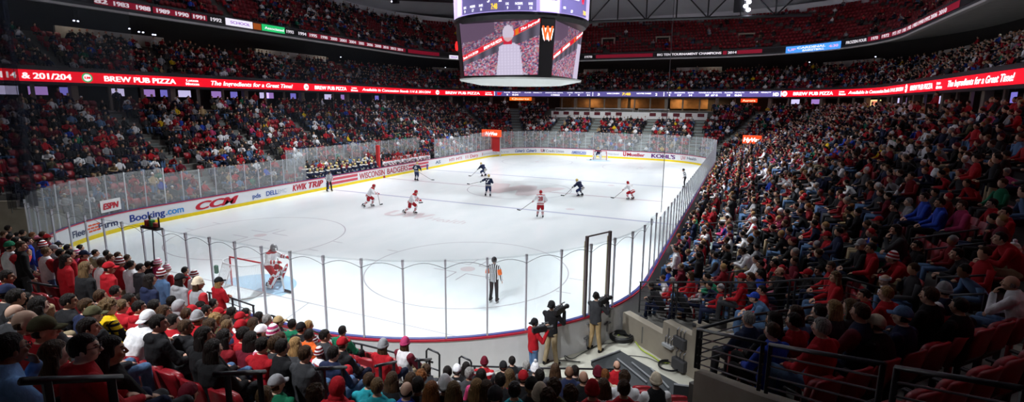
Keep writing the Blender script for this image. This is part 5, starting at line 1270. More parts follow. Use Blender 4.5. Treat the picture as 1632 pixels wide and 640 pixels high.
for x, y, z, a, i, tier in SLOTS:
    u = pj((x, y, z+1))
    if u[2] < 2 or not (-25 < u[0] < 1660 and -30 < u[1] < 660): continue
    if tier == 'lower':
        if x > 14.5 and (round(x, 3), round(y, 3)) in AUTO_RIGHT or (x > 14.5 and y < 0 and any((p-x)**2+(q_-y)**2 < .2 for p, q_ in hand_right)):
            EMPT.append((x, y, z, a, 1)); continue
        dens = .94 if x > 10 else (.93 if y > 25 else (.92 if i > 1 else .8)); c = clump(x, y, z)
        if x < -10 and y < -12: dens = .82
        if (x-SIGN_XY[0])**2+(y-SIGN_XY[1])**2 < 2.2: continue
        if c < (.10 if x > 10 else .13): dens *= .4
        if rc.random() < dens: TL.append((x+rc.uniform(-.05, .05), y+rc.uniform(-.05, .05), z+rc.uniform(-.06, .05), a+rc.uniform(-.5, .5), rc.uniform(.92, 1.06)))
        else: EMPT.append((x, y, z, a, 1))
    elif tier == 'middle':
        if rc.random() < (.85 if clump(x, y, z) > .2 else .45): TM.append((x+rc.uniform(-.05, .05), y+rc.uniform(-.05, .05), z+rc.uniform(-.06, .05), a+rc.uniform(-.5, .5), rc.uniform(.92, 1.06)))
        else: EMP_M.append((x, y, z, a, 1))
    else:
        dens = .55 if (x < -15 and clump(x, y, z) > .35) or (x > 15 and y < 15 and clump(x, y, z) > .3) else .06
        if rc.random() < dens: TU.append((x, y, z+rc.uniform(-.06, .05), a+rc.uniform(-.5, .5), rc.uniform(.92, 1.06)))
        else: EMP_U.append((x, y, z, a, 1))
for c in CANDS[max(0, NMAX-236+0):]: pass
crowd('crowd', 'dense seated crowd in red, black and white filling the lower stands', TL, 1)
crowd('crowd', 'dim seated crowd of the middle tier above the red ribbon board', TM, 2)
crowd('crowd', 'scattered dark spectators high in the upper tier', TU, 3)
# ------------------------------------------------------------------ seats
def seat_parts(folded):
    """backrest, seat pan, two arm standards and their foot; person faces +Y"""
    back = MB(); R = []
    for z, y, w in ((.40, -.20, .20), (.46, -.225, .225), (.62, -.25, .232), (.76, -.275, .225), (.84, -.295, .20), (.86, -.30, .15)):
        R.append([(w*u, y+.045*u*u+.0, z-.02*u*u) for u in np.linspace(-1, 1, 9)]+[(w*u, y-.035+.045*u*u, z-.02*u*u) for u in np.linspace(1, -1, 9)])
    back.rings(R)
    pan = MB()
    if folded:
        R = [[(w*u, -.17+dy+.02*(1-u*u), z) for u in np.linspace(-1, 1, 7)]+[(w*u, -.10+dy+.02*(1-u*u), z) for u in np.linspace(1, -1, 7)] for z, w, dy in ((.40, .20, .03), (.5, .215, .0), (.7, .215, -.035), (.78, .18, -.05))]
    else:
        R = [[(w*u, y, .44+.02*u*u+dz) for u in np.linspace(-1, 1, 7)]+[(w*u, y, .395+.02*u*u+dz) for u in np.linspace(1, -1, 7)] for y, w, dz in ((-.19, .20, .0), (-.05, .215, -.012), (.14, .215, .0), (.22, .19, .012))]
    pan.rings(R)
    leg = MB()
    for s in (-1, 1):
        leg.box((s*.245, -.13, .21), (.03, .07, .42)); leg.box((s*.245, -.06, .60), (.035, .30, .03), bev=.008); leg.box((s*.245, -.17, .5), (.025, .06, .22))
    leg.box((0, -.14, .30), (.5, .04, .04))
    return back, pan, leg
SM = {}
for fo in (True, False):
    b_, p_, l_ = seat_parts(fo)
    for nm, q, m in (('backrest', b_, M_SEAT), ('seat_pan', p_, M_SEAT), ('standard', l_, mat('seat_frame_black', (.02, .02, .022), .5))):
        me = q.mesh(nm); me.materials.append(m)
        if nm != 'standard': me.polygons.foreach_set('use_smooth', [True]*len(me.polygons))
        SM[nm, fo] = me
NEARSEATS = []
for sec, i, x, y, z in SEATS:
    if not inview(x, y, z+.6, 25): continue
    NEARSEATS.append((pj((x, y, z+.6)), sec, i, x, y, z, nearocc(sec, x, y, .30)))
NEARSEATS.sort(key=lambda t: (t[6], t[0][2]))
SEATOBJ = []; stuffseats = []
for u, sec, i, x, y, z, occ in NEARSEATS:
    if len(SEATOBJ) >= 150: stuffseats.append((x, y, z, sec.ang, 1)); continue
    fo = not occ
    t = bpy.data.objects.new('stadium_seat', None); COL.objects.link(t); t.location = (x, y, z); t.rotation_euler = (0, 0, sec.ang)
    for nm in ('backrest', 'seat_pan', 'standard'): inst(nm, SM[nm, fo], t)
    SEATOBJ.append((t, sec, i, u, occ))
SEATOBJ.sort(key=lambda t: (t[1].name, t[2], t[3][0])); cnt = {}
for t, sec, i, u, occ in SEATOBJ:
    k = (sec.name, i); cnt[k] = cnt.get(k, 0)+1
    tag(t, f'{"occupied" if occ else "empty"} red seat, {ordn(i+1)} row of the {sec.where}, {ordn(cnt[k])} from left', 'seat', f'red seats of the {sec.where}')
LS = MB()
LS.rings([[(w*u, y+.04*u*u, z) for u in np.linspace(-1, 1, 4)]+[(w*u, y-.04+.04*u*u, z) for u in np.linspace(1, -1, 4)] for z, y, w in ((.40, -.20, .21), (.62, -.24, .23), (.84, -.29, .20))])
LS.box((0, -.12, .56), (.42, .06, .36)); LS.box((0, -.15, .2), (.06, .06, .4))
def seatstuff(T, label):
    o = link('seating', scatter('seating', [LS], [T], [M_SEAT], None, True)); tag(o, label, 'seats', None, 'stuff')
seatstuff(EMPT+stuffseats, 'rows of red folding seats showing between the fans of the lower stands')
seatstuff(EMP_M, 'rows of red seats in the dim middle tier')
seatstuff(EMP_U, 'mostly empty dark red seats of the upper tier')
# ------------------------------------------------------------------ near terraces
def terr(name, sec, lims, top, m=M_CONC):
    q = MB(); A = [(*sec.e, 0), (*sec.n, 0), (0, 0, 1)]
    for i in range(top):
        s = sec.s0+sec.tread*i; u0, u1 = lims(i, s); c = sec.xy(i, (u0+u1)/2); z = sec.floor(i); zb = max(-.02, z-.75) if sec is not BOX else .0
        q.box((c[0], c[1], (z+zb)/2), (u1-u0, sec.tread*1.0, z-zb), ax=A)
    tag(q.build(name, m), kind='structure')
terr('floor_near_stand', MAIN, lambda i, s: (-15, 12.5+.25*(s-.9)), 12)
terr('floor_corner_stand', CORN, lambda i, s: ((.10-.182*s)/1.0145, 4.5+.10*s), 11)
terr('floor_box_stand', BOX, lambda i, s: (-.42-.47*(s-.14), 3.4+.5*s), 9, M_CONCD)
for xa in (2.9, 12.2):
    q = MB(); q2 = MB()
    for i in range(11):
        z = MAIN.floor(i); y = -30.6-(.8+.86*i); xb = xa if xa < 5 else 11.9+.25*(-31.5-y)
        for o, zz in ((.645, z-.202), (.215, z+.004)): q.box((xb, y+o-.2, zz-.1), (1.0, .44, .2)); q2.box((xb, y+o-.0, zz-.02), (1.0, .05, .05))
    o = q.build('floor_aisle_steps', M_STEP); tag(o, kind='structure'); q2.build('step_nosing', M_NOSE, o)
# ------------------------------------------------------------------ labels of the individuals, each one singled out
from collections import Counter
def assign():
    L = lambda d, lv: {0: f"person in a {d['garment']}, {d['head']}, {d['verb']} in the {d['where']}", 1: f"person in a {d['garment']}, {d['head']}, {d['verb']}, {d['where']} row {ordn(d['row']+1)}"}[lv]
    for d in INDIV: d['lab'] = L(d, 0)
    c = Counter(d['lab'] for d in INDIV)
    for d in INDIV:
        if c[d['lab']] > 1: d['lab'] = f"person, {d['garment']}, {d['head']}, {d['verb']}, {ordn(d['row']+1)} row of the {d['where']}"
    c = Counter(d['lab'] for d in INDIV); g = {}
    for d in INDIV:
        if c[d['lab']] > 1: g.setdefault(d['lab'], []).append(d)
    for k, ds in g.items():
        ds.sort(key=lambda d: d['x'])
        for j, d in enumerate(ds): d['lab'] = f"person, {d['garment']}, {d['head']}, {ordn(d['row']+1)} row, {d['where']}, {ordn(j+1)} such from left"
    for d in INDIV:
        w = d['lab'].replace('a orange', 'an orange').replace('a olive', 'an olive').split()
        while len(w) > 16:
            drop = next((x for x in ('short', 'hockey', 'the', 'a', 'in', 'with', 'top,', 'hair,') if x in w), None)
            if drop is None: break
            if drop in ('top,', 'hair,'): j = w.index(drop); w[j-1] += ','; w.pop(j)
            else: w.remove(drop)
        tag(d['o'], ' '.join(w), 'person', f"fans in the {d['where']}")
    print('INDIV', len(INDIV), 'distinct', len({d['o']['label'] for d in INDIV}), 'maxw', max(len(d['o']['label'].split()) for d in INDIV), 'crowd', len(TL), len(TM), len(TU), 'empty', len(EMPT), len(EMP_M), len(EMP_U), 'seats', len(SEATOBJ), len(stuffseats))
assign()
# ================================================================== RAILINGS
def on_plane(px, py, P0_, nrm):
    d = ray(px, py); nrm = np.array(nrm, float); return CAM+d*(((np.array(P0_, float)-CAM)@nrm)/(d@nrm))
def slope_plane(px, py, z0, bx, by, x0, y0, sl): return on_plane(px, py, (x0, y0, z0), (-sl*bx, -sl*by, 1.))
def railing(label, top, posts, h, nbar, cat='railing', rt=.024, group=None, drop=0, name='railing', mt=None):
    """top = polyline of the hand rail, posts = fractions along it, nbar bars below"""
    th = thing(name, label, cat, group=group); top = [np.array(p, float) for p in top]
    L = np.concatenate([[0], np.cumsum([np.linalg.norm(b-a) for a, b in zip(top, top[1:])])])
    at = lambda f: np.array([np.interp(f*L[-1], L, [p[k] for p in top]) for k in range(3)])
    q = MB(); q.tube(top, rt, 8); q.build('top_rail', mt or M_RAIL, th, True)
    for f in posts:
        p = at(f); q = MB(); q.box(p-A3(0, 0, (h+drop)/2), (.045, .045, h+drop), bev=.006); q.build('post', M_RAIL, th)
    for k in range(nbar):
        q = MB(); q.tube([p-A3(0, 0, h*(k+1)/(nbar+.6)) for p in top], .011, 6); q.build('bar', M_RAILBAR, th)
    return th
i = 0
for (a, b, xa) in (((33, 607), (193, 601), 14.0), ((342, 596), (422, 592), 12.2), ((504, 587), (551, 585), 12.2), ((598, 583), (631, 576), 12.1), ((662, 574), (687, 571.6), 12.0), ((44, 449), (114, 460), 2.9), ((195, 471), (248, 476), 2.9), ((303, 484), (351, 488), 2.9)):
    i += 1
    p, q_ = (un(*a, 0, xa), un(*b, 0, xa)) if i > 5 else tuple(on_plane(*c_, (11.9, -31.5, 0), (1, .25, 0)) for c_ in (a, b))
    lab = f'short dark aisle handrail among the seats right of the students, {ordn(i)} counting from the camera' if i <= 5 else f'short grey aisle handrail among the standing students, {ordn(i-5)} counting from the left'
    railing(lab, [p, q_], (.22, .88), .9, 0, 'handrail', .026, 'aisle handrails of the near end stand')
F = [un(365, 473, 1, -31), un(405, 487, 1, -31)]
railing('dark railing with thin bars in front of the standing students beside the goal', [un(330, 465, 1, -31)]+F, (.05, .55, .98), .85, 4)
railing('long dark sloping railing in front of the lowest seats at the bottom centre', [un(x, y, 1, -31) for x, y in ((432, 502), (480, 518), (530, 540), (548, 543), (575, 548), (620, 559), (660, 570), (690, 577))], (.02, .2, .39, .555, .60, .8, .98), .8, 4)
def ugate(label, pts, mid):
    th = thing('gate_rail', label, 'railing'); q = MB(); q.tube([un(600+x/5.332, 520+y/5.332, 1, -30.95) for x, y in pts], .024, 8); q.build('hoop', M_RAIL, th, True)
    if mid: q = MB(); q.tube([un(600+x/5.332, 520+y/5.332, 1, -30.95) for x, y in mid], .02, 6); q.build('bar', M_RAIL, th)
ugate('dark hoop shaped rail at the foot of the aisle beside the woman in white', [(425, 440), (425, 205), (440, 188), (520, 222), (535, 240), (535, 440)], [(425, 335), (535, 375)])
ugate('smaller dark hoop rail in front of the grey boards right of the other hoop', [(705, 350), (705, 265), (722, 252), (795, 287), (805, 305), (805, 360)], None)
railing('long flat dark rail in front of the lowest corner seats below the cameramen', [on_plane(x, y, (*CORN.O, 0), (*CORN.n, 0)) for x, y in ((752, 583), (860, 586), (978, 588))], (.02, .25, .5, .58, .75, .98), .78, 2)
DP = lambda x, y: on_plane(x, y, (14.76, -24.43, 0), (.62, .785, 0))
ra = [DP(*p) for p in ((1020, 449), (1120, 449), (1220, 450), (1290, 444), (1350, 443), (1405, 459))]
railing('long dark railing with many thin bars on top of the concrete tunnel wall', ra, (.005, .21, .235, .475, .50, .73, .75), 1.02, 6)
BP_ = lambda x, y: slope_plane(x, y, 4.1, .75, -.66, 17.6, -32, .35)
railing('dark barred railing panel nearest the tunnel on the side of the corner box', [BP_(1112, 524), BP_(1220, 547)], (.01, .07, .97), .60, 4)
railing('dark barred railing panel in the middle of the corner box side', [BP_(1227, 548.5), BP_(1411, 580)], (.01, .985), .60, 4)
railing('dark barred railing panel at the bottom right edge of the photo', [BP_(1428, 585), BP_(1640, 620)], (.01, .98), .60, 4)
railing('dark railing along the front of the railed corner box above the tunnel', [BP_(1112, 524), BP_(1195, 502), BP_(1370, 478)], (.01, .5, .97), .60, 4)
q = MB(); C_ = [BP_(1112, 524), BP_(1220, 547), BP_(1411, 580), BP_(1640, 620)]
R_ = []
for p in C_: zt = p[2]-.66; R_.append([(p[0], p[1], -.1), (p[0]+.1, p[1]+.13, -.1), (p[0]+.1, p[1]+.13, zt), (p[0], p[1], zt)])
q.rings(R_); tag(q.build('wall_box_curb', M_WALLC), kind='structure')
RP = lambda x, y, h=.95: slope_plane(x, y, .66+h, 1, 0, 15.73, 0, .488)
i = 0
for a, b in (((1452, 380), (1560, 365)), ((1474, 398), (1573, 386)), ((1290, 402), (1392, 387)), ((1287, 420), (1362, 412)), ((1263, 325), (1316, 314)), ((1144, 419), (1232, 408)), ((1144, 436), (1186, 430)), ((1107, 357), (1212, 350)), ((1494, 442), (1575, 438)), ((1514, 470), (1573, 468))):
    i += 1; railing(f'slim pale aisle handrail among the fans of the right stand, rail {ordn(i)} of ten', [RP(*a), RP(*b)], (.03, .97), .7, 0, 'handrail', .02, 'aisle handrails of the right stand', mt=M_RAILBAR)
# far left mirror of the tunnel railing
LP = lambda x, y: un(x, y, 0, -16.5)
railing('dark railing with thin bars over the far left tunnel corner', [(-15.3, -25.1, 1.95), (-19.5, -28.3, 3.8)], (.02, .3, .6, .97), 1.0, 6)
# ================================================================== ICE LEVEL CLUTTER
def tubeline(name, label, cat, pts, r, m, z=.03):
    P = [un(x, y, 2, z) for x, y in pts]; Q = []
    for a, b, c, d in zip([P[0]]+P[:-2], P[:-1], P[1:], P[2:]+[P[-1]]):
        for t in np.linspace(0, 1, 6, endpoint=False): Q.append(.5*((2*b)+(-a+c)*t+(2*a-5*b+4*c-d)*t*t+(-a+3*b-3*c+d)*t**3))
    q = MB(); q.tube(Q+[P[-1]], r, 6); return tag(q.build(name, m, None, True), label, cat)
M_YG = mat('yellow_green_hose', (.42, .55, .04), .5)
def coil(label, px, py, r, n, m, wr):
    c = un(px, py, 2, .05); q = MB()
    for k in range(n):
        rr_ = r*(1-.06*(k % 3)); q.tube([c+A3(rr_*math.cos(a)+.02*math.sin(k*2.1), rr_*math.sin(a)+.02*math.cos(k*1.7), .02+.022*(k//3)*1.6) for a in np.linspace(0, 2*PI, 26)], wr, 5)
    return tag(q.build('cable_coil', m, None, True), label, 'cable')
coil('thick black cable coil on the concrete floor near the boards', 990, 539, .36, 12, M_BLACK, .022)
coil('thin black cable coil beside the tunnel wall near the electrical boxes', 1066, 584, .30, 4, M_BLACK, .014)
tubeline('hose', 'yellow green hose running along the foot of the tunnel wall', 'hose', [(985, 534), (1000, 527), (1010, 540), (1022, 556), (1040, 567), (1056, 577), (1075, 576), (1086, 566)], .018, M_YG)
tubeline('cable', 'thin dark cable on the floor from the black coil towards the boards', 'cable', [(985, 545), (955, 549), (930, 561), (912, 571), (900, 566), (905, 574), (925, 576), (890, 573)], .012, M_BLACK)
tubeline('cable', 'thin dark cable winding from the tunnel wall to the thin coil', 'cable', [(1060, 540), (1052, 555), (1058, 568), (1064, 578), (1050, 577), (1030, 569), (1000, 566)], .012, M_BLACK)
# black staging deck with pale edges lying in the tunnel
dk = thing('staging_deck', 'dark grey flat staging deck with pale metal edges on the tunnel floor', 'staging deck')
ps = [un(x, y, 2, .16) for x, y in ((942, 575), (988, 558), (1083, 612), (1060, 648), (1003, 645))]
q = MB(); q.add([*(p-A3(0, 0, .12) for p in ps), *ps], [(4, 3, 2, 1, 0), (5, 6, 7, 8, 9)]+[(k, (k+1) % 5, 5+(k+1) % 5, 5+k) for k in range(5)]); q.build('deck_panel', mat('deck_black', (.028, .032, .036), .6, noise=.3), dk)
for a, b in (((984, 571), (1031, 609)), ((1007, 577), (1042, 606)), ((1037, 586), (1066, 618)), ((942, 575), (988, 558))):
    q = MB(); q.tube([un(*a, 2, .2), un(*b, 2, .2)], .025, 6); q.build('edge_bar', mat('pale_edge_bar', (.30, .31, .33), .4, .4), dk)
q = MB(); p0, p1 = un(1074, 612, 2, 1.0), un(1117, 617, 2, 1.0); v = p1-p0; c = (p0+p1)/2; ax = v/np.linalg.norm(v); nn = np.array((-ax[1], ax[0], 0))
th = thing('barrier_panel', 'black upright barrier panel with a pale top rail below the railed box', 'barrier')
q.box(c-A3(0, 0, .5), (np.linalg.norm(v), .06, 1.0), ax=[ax, nn, (0, 0, 1)]); q.build('panel', mat('panel_black', (.015, .016, .02), .7), th)
q = MB(); q.tube([p0, p1], .028, 6); q.build('top_rail', mat('pale_edge_bar', (.30, .31, .33)), th)
# electrical boxes on the tunnel wall
def wallbox(name, label, x0, y0, x1, y1, m, dep):
    a, b = DP(x0, y0), DP(x1, y1); c = (a+b)/2; e = np.array((.785, -.62, 0)); w = abs((b-a)@e); h = abs(b[2]-a[2]); nn = np.array((-.62, -.785, 0))
    th = thing(name, label, 'electrical box'); q = MB(); A = [e, nn, (0, 0, 1)]; o = c+nn*(.26+dep/2)
    q.box(o, (w, dep, h), ax=A, bev=.015); q.build('case', m, th); q = MB(); q.box(o+nn*dep*.5, (w*.86, .012, h*.86), ax=A); q.build('cover', m, th)
    q = MB()
    for k in (-.3, 0, .3): q.tube([o+e*w*k+A3(0, 0, h/2), o+e*w*k+A3(0, 0, h/2+.18), o+e*w*k-nn*dep*.5+A3(0, 0, h/2+.25)], .014, 5)
    q.build('conduit', M_RAILBAR, th)
wallbox('electrical_box', 'small pale grey electrical box on the tunnel wall', 1071, 540, 1086, 553, mat('box_grey', (.36, .37, .38), .5), .16)
wallbox('electrical_box', 'dark upper electrical cabinet on the tunnel wall beside the railed box', 1089, 529, 1106, 555, mat('box_dark', (.05, .05, .055), .5), .14)
wallbox('electrical_box', 'dark lower electrical cabinet on the tunnel wall above the floor cables', 1088, 562, 1106, 590, mat('box_dark', (.05, .05, .055), .5), .18)
# remote camera head on a pole above the near glass
rc_ = thing('remote_camera', 'remote camera rig on a thin pole above the near left glass', 'camera rig')
b0, b1 = un(245, 430, 1, -30.75), un(243, 366, 1, -30.75)
q = MB(); q.tube([b0-A3(0, 0, .9), b1], .022, 6); q.build('pole', mat('rig_violet_black', (.03, .02, .05), .4), rc_)
q = MB(); q.box(b1+A3(-.02, 0, .06), (.85, .22, .06), bev=.01); q.box(b1+A3(-.1, 0, .10), (.6, .16, .05)); q.build('tray', M_BLACK, rc_)
for nm, dx, sz, m in (('camera_body', -.16, (.13, .2, .2), mat('rig_red', (.35, .04, .03), .5)), ('control_box', .02, (.12, .14, .22), mat('rig_green', (.03, .22, .06), .5)), ('lens', .22, (.16, .12, .14), mat('rig_red', (.35, .04, .03))), ('antenna', .38, (.04, .05, .34), M_BLACK), ('antenna', -.30, (.05, .05, .16), M_BLACK), ('antenna', -.08, (.05, .05, .36), M_BLACK)):
    q = MB(); q.box(b1+A3(dx, 0, .12+sz[2]/2), sz, bev=.012); q.build(nm, m, rc_)
# white sponsor sign on the left glass
th = thing('glass_sign', 'white sign with red letters on the near left corner glass', 'sign')
t0 = P0.find(160, 1.7, -9, 4); t1 = P0.find(192, 1.7, -9, 4); q = MB(); strip(q, P0, t0, t1, [(.0, 1.28), (.03, 1.28), (.03, 1.95), (.0, 1.95)], 6); q.build('panel', mat('sign_white', (.8, .8, .8), .5), th)
q = MB()
def fn(u, v): x, y, nx, ny = P0.at(t0+.12+u); return (x-nx*.015, y-ny*.015, 1.44+v)
put_text(q, 'ESPN', fn, w=(t1-t0)-.24, h=.34, bold=.06, shear=.2); q.build('lettering', mat('sign_red', (.55, .02, .04), .5), th)
# ================================================================== GOALS
def goal(y, k, label):
    th = thing('goal', label, 'goal', (0, y, 0)); M = mat('goal_red', (.55, .015, .03), .35)
    for s in (-1, 1):
        q = MB(); q.tube([(s*.915, 0, 0), (s*.915, 0, 1.22)], .035, 8); q.build('post', M, th, True)
    q = MB(); q.tube([(-.915, 0, 1.22), (.915, 0, 1.22)], .035, 8); q.build('crossbar', M, th, True)
    q = MB(); b = [(-.915, 0, .03), (-1.05, -k*.55, .03), (-.75, -k*1.0, .03), (0, -k*1.12, .03), (.75, -k*1.0, .03), (1.05, -k*.55, .03), (.915, 0, .03)]; q.tube(b, .03, 6)
    top = [(-.915, 0, 1.2), (-.85, -k*.35, 1.2), (-.55, -k*.55, 1.18), (0, -k*.6, 1.17), (.55, -k*.55, 1.18), (.85, -k*.35, 1.2), (.915, 0, 1.2)]; q.tube(top, .02, 6); q.tube([top[3], b[3]], .02, 6); q.build('back_frame', mat('goal_white', (.7, .7, .72), .4), th, True)
    q = MB(); n = 64
    def lerp(L, f): f = f*(len(L)-1); i = min(int(f), len(L)-2); return A3(*L[i])*(1-(f-i))+A3(*L[i+1])*(f-i)
    for a in range(n+1): q.tube([lerp(top, a/n), lerp(b, a/n)], .004, 3, False)
    for c in range(1, 26):
        q.tube([lerp(top, a/24)*(1-c/26)+lerp(b, a/24)*(c/26) for a in range(25)], .004, 3, False)
    q.build('net', mat('goal_net_white', (.75, .75, .77), .8), th)
    q = MB(); q.box((-.7 if k > 0 else .7, -k*.75, .95), (.14, .14, .34), bev=.03); q.build('water_bottle_holder', mat('bottle_green', (.02, .1, .06), .4), th)
goal(-gy, 1, 'near goal with red posts and white net guarded by the white-shirted goalie')
goal(gy, -1, 'far goal with red posts in front of the distant boards')
# ================================================================== PLAYERS AND OFFICIALS
def helmet_mesh():
    q = MB(); R = []; nu = 24
    for j, ph in enumerate(np.linspace(-.55, PI/2*.97, 11)):
        ring = []
        for a in np.linspace(0, 2*PI, nu, endpoint=False):
            k = 1.16+.03*math.cos(4*a)*math.cos(ph); p = A3(.088*k*math.cos(ph)*math.cos(a), .108*k*math.cos(ph)*math.sin(a)-.006, .118*1.1*math.sin(ph)+.03)
            if p[1] > .045 and p[2] < .05: p *= A3(.8, .78, 1)
            ring.append(p)
        R.append(ring)
    q.rings(R); return fin(q, 'helmet', .007, 2, (M_PLASTIC,))
HELM = helmet_mesh()
q = MB(); q.ell((0, .012, -.005), (.112, .135, .155), 20, 14); q.ell((0, .09, -.05), (.07, .06, .09))
GMASK = fin(q, 'goalie_mask', .009, 2, (M_PLASTIC,))
q = MB()
for k in range(5): q.tube([(.085*math.cos(a), .075+.075*math.sin(a), .03-.033*k) for a in np.linspace(.12, PI-.12, 9)], .0035, 4)
for s in (-.04, 0, .04): q.tube([(s, .14-.6*s*s, .035-.033*k) for k in range(5)], .0035, 4)
CAGE = q.mesh('face_cage'); CAGE.materials.append(M_STEEL)
def player_pose(key, J, goalie=False):
    make_pose(key, J); d = LIB[key]; J = d['J']
    q = MB(); q.rings(torso_rings(J, .055, .16, 1.05))
    for S in 'LR': limb(q, J['s'+S], J['e'+S], J['w'+S]-(J['w'+S]-J['e'+S])*.12, .115, .092, .072)
    me = remesh(q, .014, 4, .5, 'jersey'); c = centers(me)
    def dseg(a, b): t = np.clip(((c-a)@(b-a))/((b-a)@(b-a)), 0, 1); return t, np.linalg.norm(c-(a+t[:, None]*(b-a)), axis=1)
    mi = np.zeros(len(c), int)
    ax = J['neck']-J['pel']; ax /= np.linalg.norm(ax); hgt = (c-J['pel'])@ax
    sp = np.minimum(dseg(J['pel'], J['chest'])[1], dseg(J['chest'], J['neck'])[1])-.10
    for S in 'LR':
        t, dd = dseg(J['e'+S], J['w'+S]); m = (dd < .13) & (dd < sp+.03) & (((t > .25) & (t < .42)) | ((t > .58) & (t < .75))); mi[m] = 1
    mi[((hgt > -.17) & (hgt < -.11)) | ((hgt > -.06) & (hgt < -.0))] = np.where(sp[((hgt > -.17) & (hgt < -.11)) | ((hgt > -.06) & (hgt < -.0))] < .2, 1, 0)
    mi[hgt > np.linalg.norm(J['neck']-J['pel'])*.985] = 1
    me.polygons.foreach_set('material_index', mi.astype(np.int32)); me.materials.append(M_CLOTH); me.materials.append(M_RED); d['jersey'] = me
    q = MB(); q.rings(torso_rings(J, .05, .02)[:3])
    for S in 'LR':
        h, k = J['h'+S], J['k'+S]; q.capsule(h, h+(k-h)*.82, .135, .115, 14)
    me = remesh(q, .015, 3, .5, 'hockey_pants'); me.materials.append(M_CLOTH); d['pants'] = me
    d['sock'] = []; d['skate'] = []; d['glove'] = []; d['pad'] = []
    for S, sg in (('L', -1), ('R', 1)):
        k, a = J['k'+S], J['a'+S]; q = MB(); q.capsule(k, k+(a-k)*.45, .088, .082, 12); q.capsule(k+(a-k)*.4, a, .082, .058, 12)
        me = remesh(q, .012, 2, .5, 'sock'); c = centers(me); t = ((c-k)@(a-k))/((a-k)@(a-k)); mi = ((t > .38) & (t < .52)) | ((t > .62) & (t < .74))
        me.materials.append(M_CLOTH); me.materials.append(M_RED); me.polygons.foreach_set('material_index', mi.astype(np.int32)); d['sock'].append(me)
        fd = A3(*J.get('fd'+S, (0, 1)), 0); fd /= np.linalg.norm(fd); tilt = J.get('ft'+S, 0); up = A3(0, 0, 1)*math.cos(tilt)+fd*math.sin(tilt)*1.0; f2 = fd*math.cos(tilt)-A3(0, 0, 1)*math.sin(tilt); sd = np.cross(f2, up)
        q = MB(); b0 = a-up*.045
        q.rings([[b0+f2*y+sd*w*math.cos(t_)+up*(h*max(0, math.sin(t_)*.5+.5)-.03) for t_ in np.linspace(0, 2*PI, 12, endpoint=False)] for y, w, h in ((-.085, .03, .10), (-.06, .043, .16), (0, .047, .16), (.06, .047, .10), (.14, .045, .075), (.19, .03, .05))])
        q.cur = 1; q.box(b0+f2*.05-up*.055, (.022, .25, .05), ax=[sd, f2, up]); q.cur = 2; q.box(b0+f2*.055-up*.09, (.006, .29, .03), ax=[sd, f2, up])
        me = q.mesh('skate'); [me.materials.append(m) for m in (M_CLOTH, M_WHITE, M_STEEL)]; d['skate'].append(me)
        w = J['w'+S]; e = J['e'+S]; dv = (w-e)/np.linalg.norm(w-e); hd = J.get('hd'+S); hd = dv if hd is None else A3(*hd)/np.linalg.norm(hd)
        q = MB(); q.capsule(w-dv*.09, w, .062, .058, 12); q.ell(w+hd*.06, (.058, .075, .052), 12, 8)
        for o in (-.03, -.01, .012, .034): q.capsule(w+hd*.10+np.cross(hd, A3(0, 0, 1))*o, w+hd*.14+np.cross(hd, A3(0, 0, 1))*o-A3(0, 0, .03), .017, .015, 8)
        q.capsule(w+hd*.03+np.cross(hd, A3(0, 0, 1))*.05*-sg, w+hd*.09+np.cross(hd, A3(0, 0, 1))*.06*-sg, .019, .016, 8)
        me = remesh(q, .009, 2, .5, 'hockey_glove'); me.materials.append(M_CLOTH); d['glove'].append(me)
        if goalie:
            q = MB(); dn = (a-k)/np.linalg.norm(a-k); kn = k-J['h'+S]; fr = A3(*J['pf'+S], 0); fr /= np.linalg.norm(fr); fr = fr-dn*(fr@dn); fr /= np.linalg.norm(fr); sd = np.cross(dn, fr)
            top = k-dn*.30; bot = a+dn*.02+fr*.10
            R = []
            for t, w_, th_, off in ((0, .10, .03, .10), (.08, .135, .06, .095), (.3, .14, .075, .085), (.36, .145, .085, .085), (.42, .14, .075, .08), (.85, .135, .07, .075), (1.0, .12, .05, .11)):
                cc_ = top+(bot-top)*t+fr*off; R.append([cc_+sd*w_*x+fr*th_*y for x, y in ((-1, -.6), (-.6, .5), (-.2, .8), (.2, .8), (.6, .5), (1, -.6), (.4, -.9), (-.4, -.9))])
            q.rings(R); me = q.mesh('leg_pad'); c = centers(me); mi = (np.arange(len(c)) % 3 == 0)
            me.materials.append(M_WHITE); me.materials.append(M_RED); me.polygons.foreach_set('material_index', mi.astype(np.int32)); d['pad'].append(me)
stride = dict(pel=(0, 0, .84), chest=(0, .17, 1.10), neck=(0, .30, 1.32), head=(0, .39, 1.46), hL=(-.10, .0, .80), hR=(.10, .0, .80), kL=(-.15, .33, .52), kR=(.17, -.02, .46), aL=(-.15, .20, .14), aR=(.30, -.36, .26), sL=(-.21, .22, 1.27), sR=(.21, .22, 1.27),
              eL=(-.38, .30, 1.02), eR=(.36, .36, 1.03), wL=(-.30, .52, .92), wR=(.12, .62, .96), hrot=(0, .12), ftR=.6, curl=1.3)
player_pose('p_stride', stride)
player_pose('p_crouch', {**stride, 'pel': (0, -.05, .70), 'hL': (-.11, -.05, .67), 'hR': (.11, -.05, .67), 'chest': (0, .18, .93), 'neck': (0, .33, 1.12), 'head': (0, .43, 1.24), 'sL': (-.21, .25, 1.07), 'sR': (.21, .25, 1.07), 'eL': (-.36, .38, .84), 'eR': (.36, .38, .84), 'wL': (-.24, .62, .72), 'wR': (.10, .62, .84), 'kL': (-.24, .26, .46), 'kR': (.24, .26, .46), 'aL': (-.28, .05, .14), 'aR': (.28, .05, .14), 'ftR': 0})
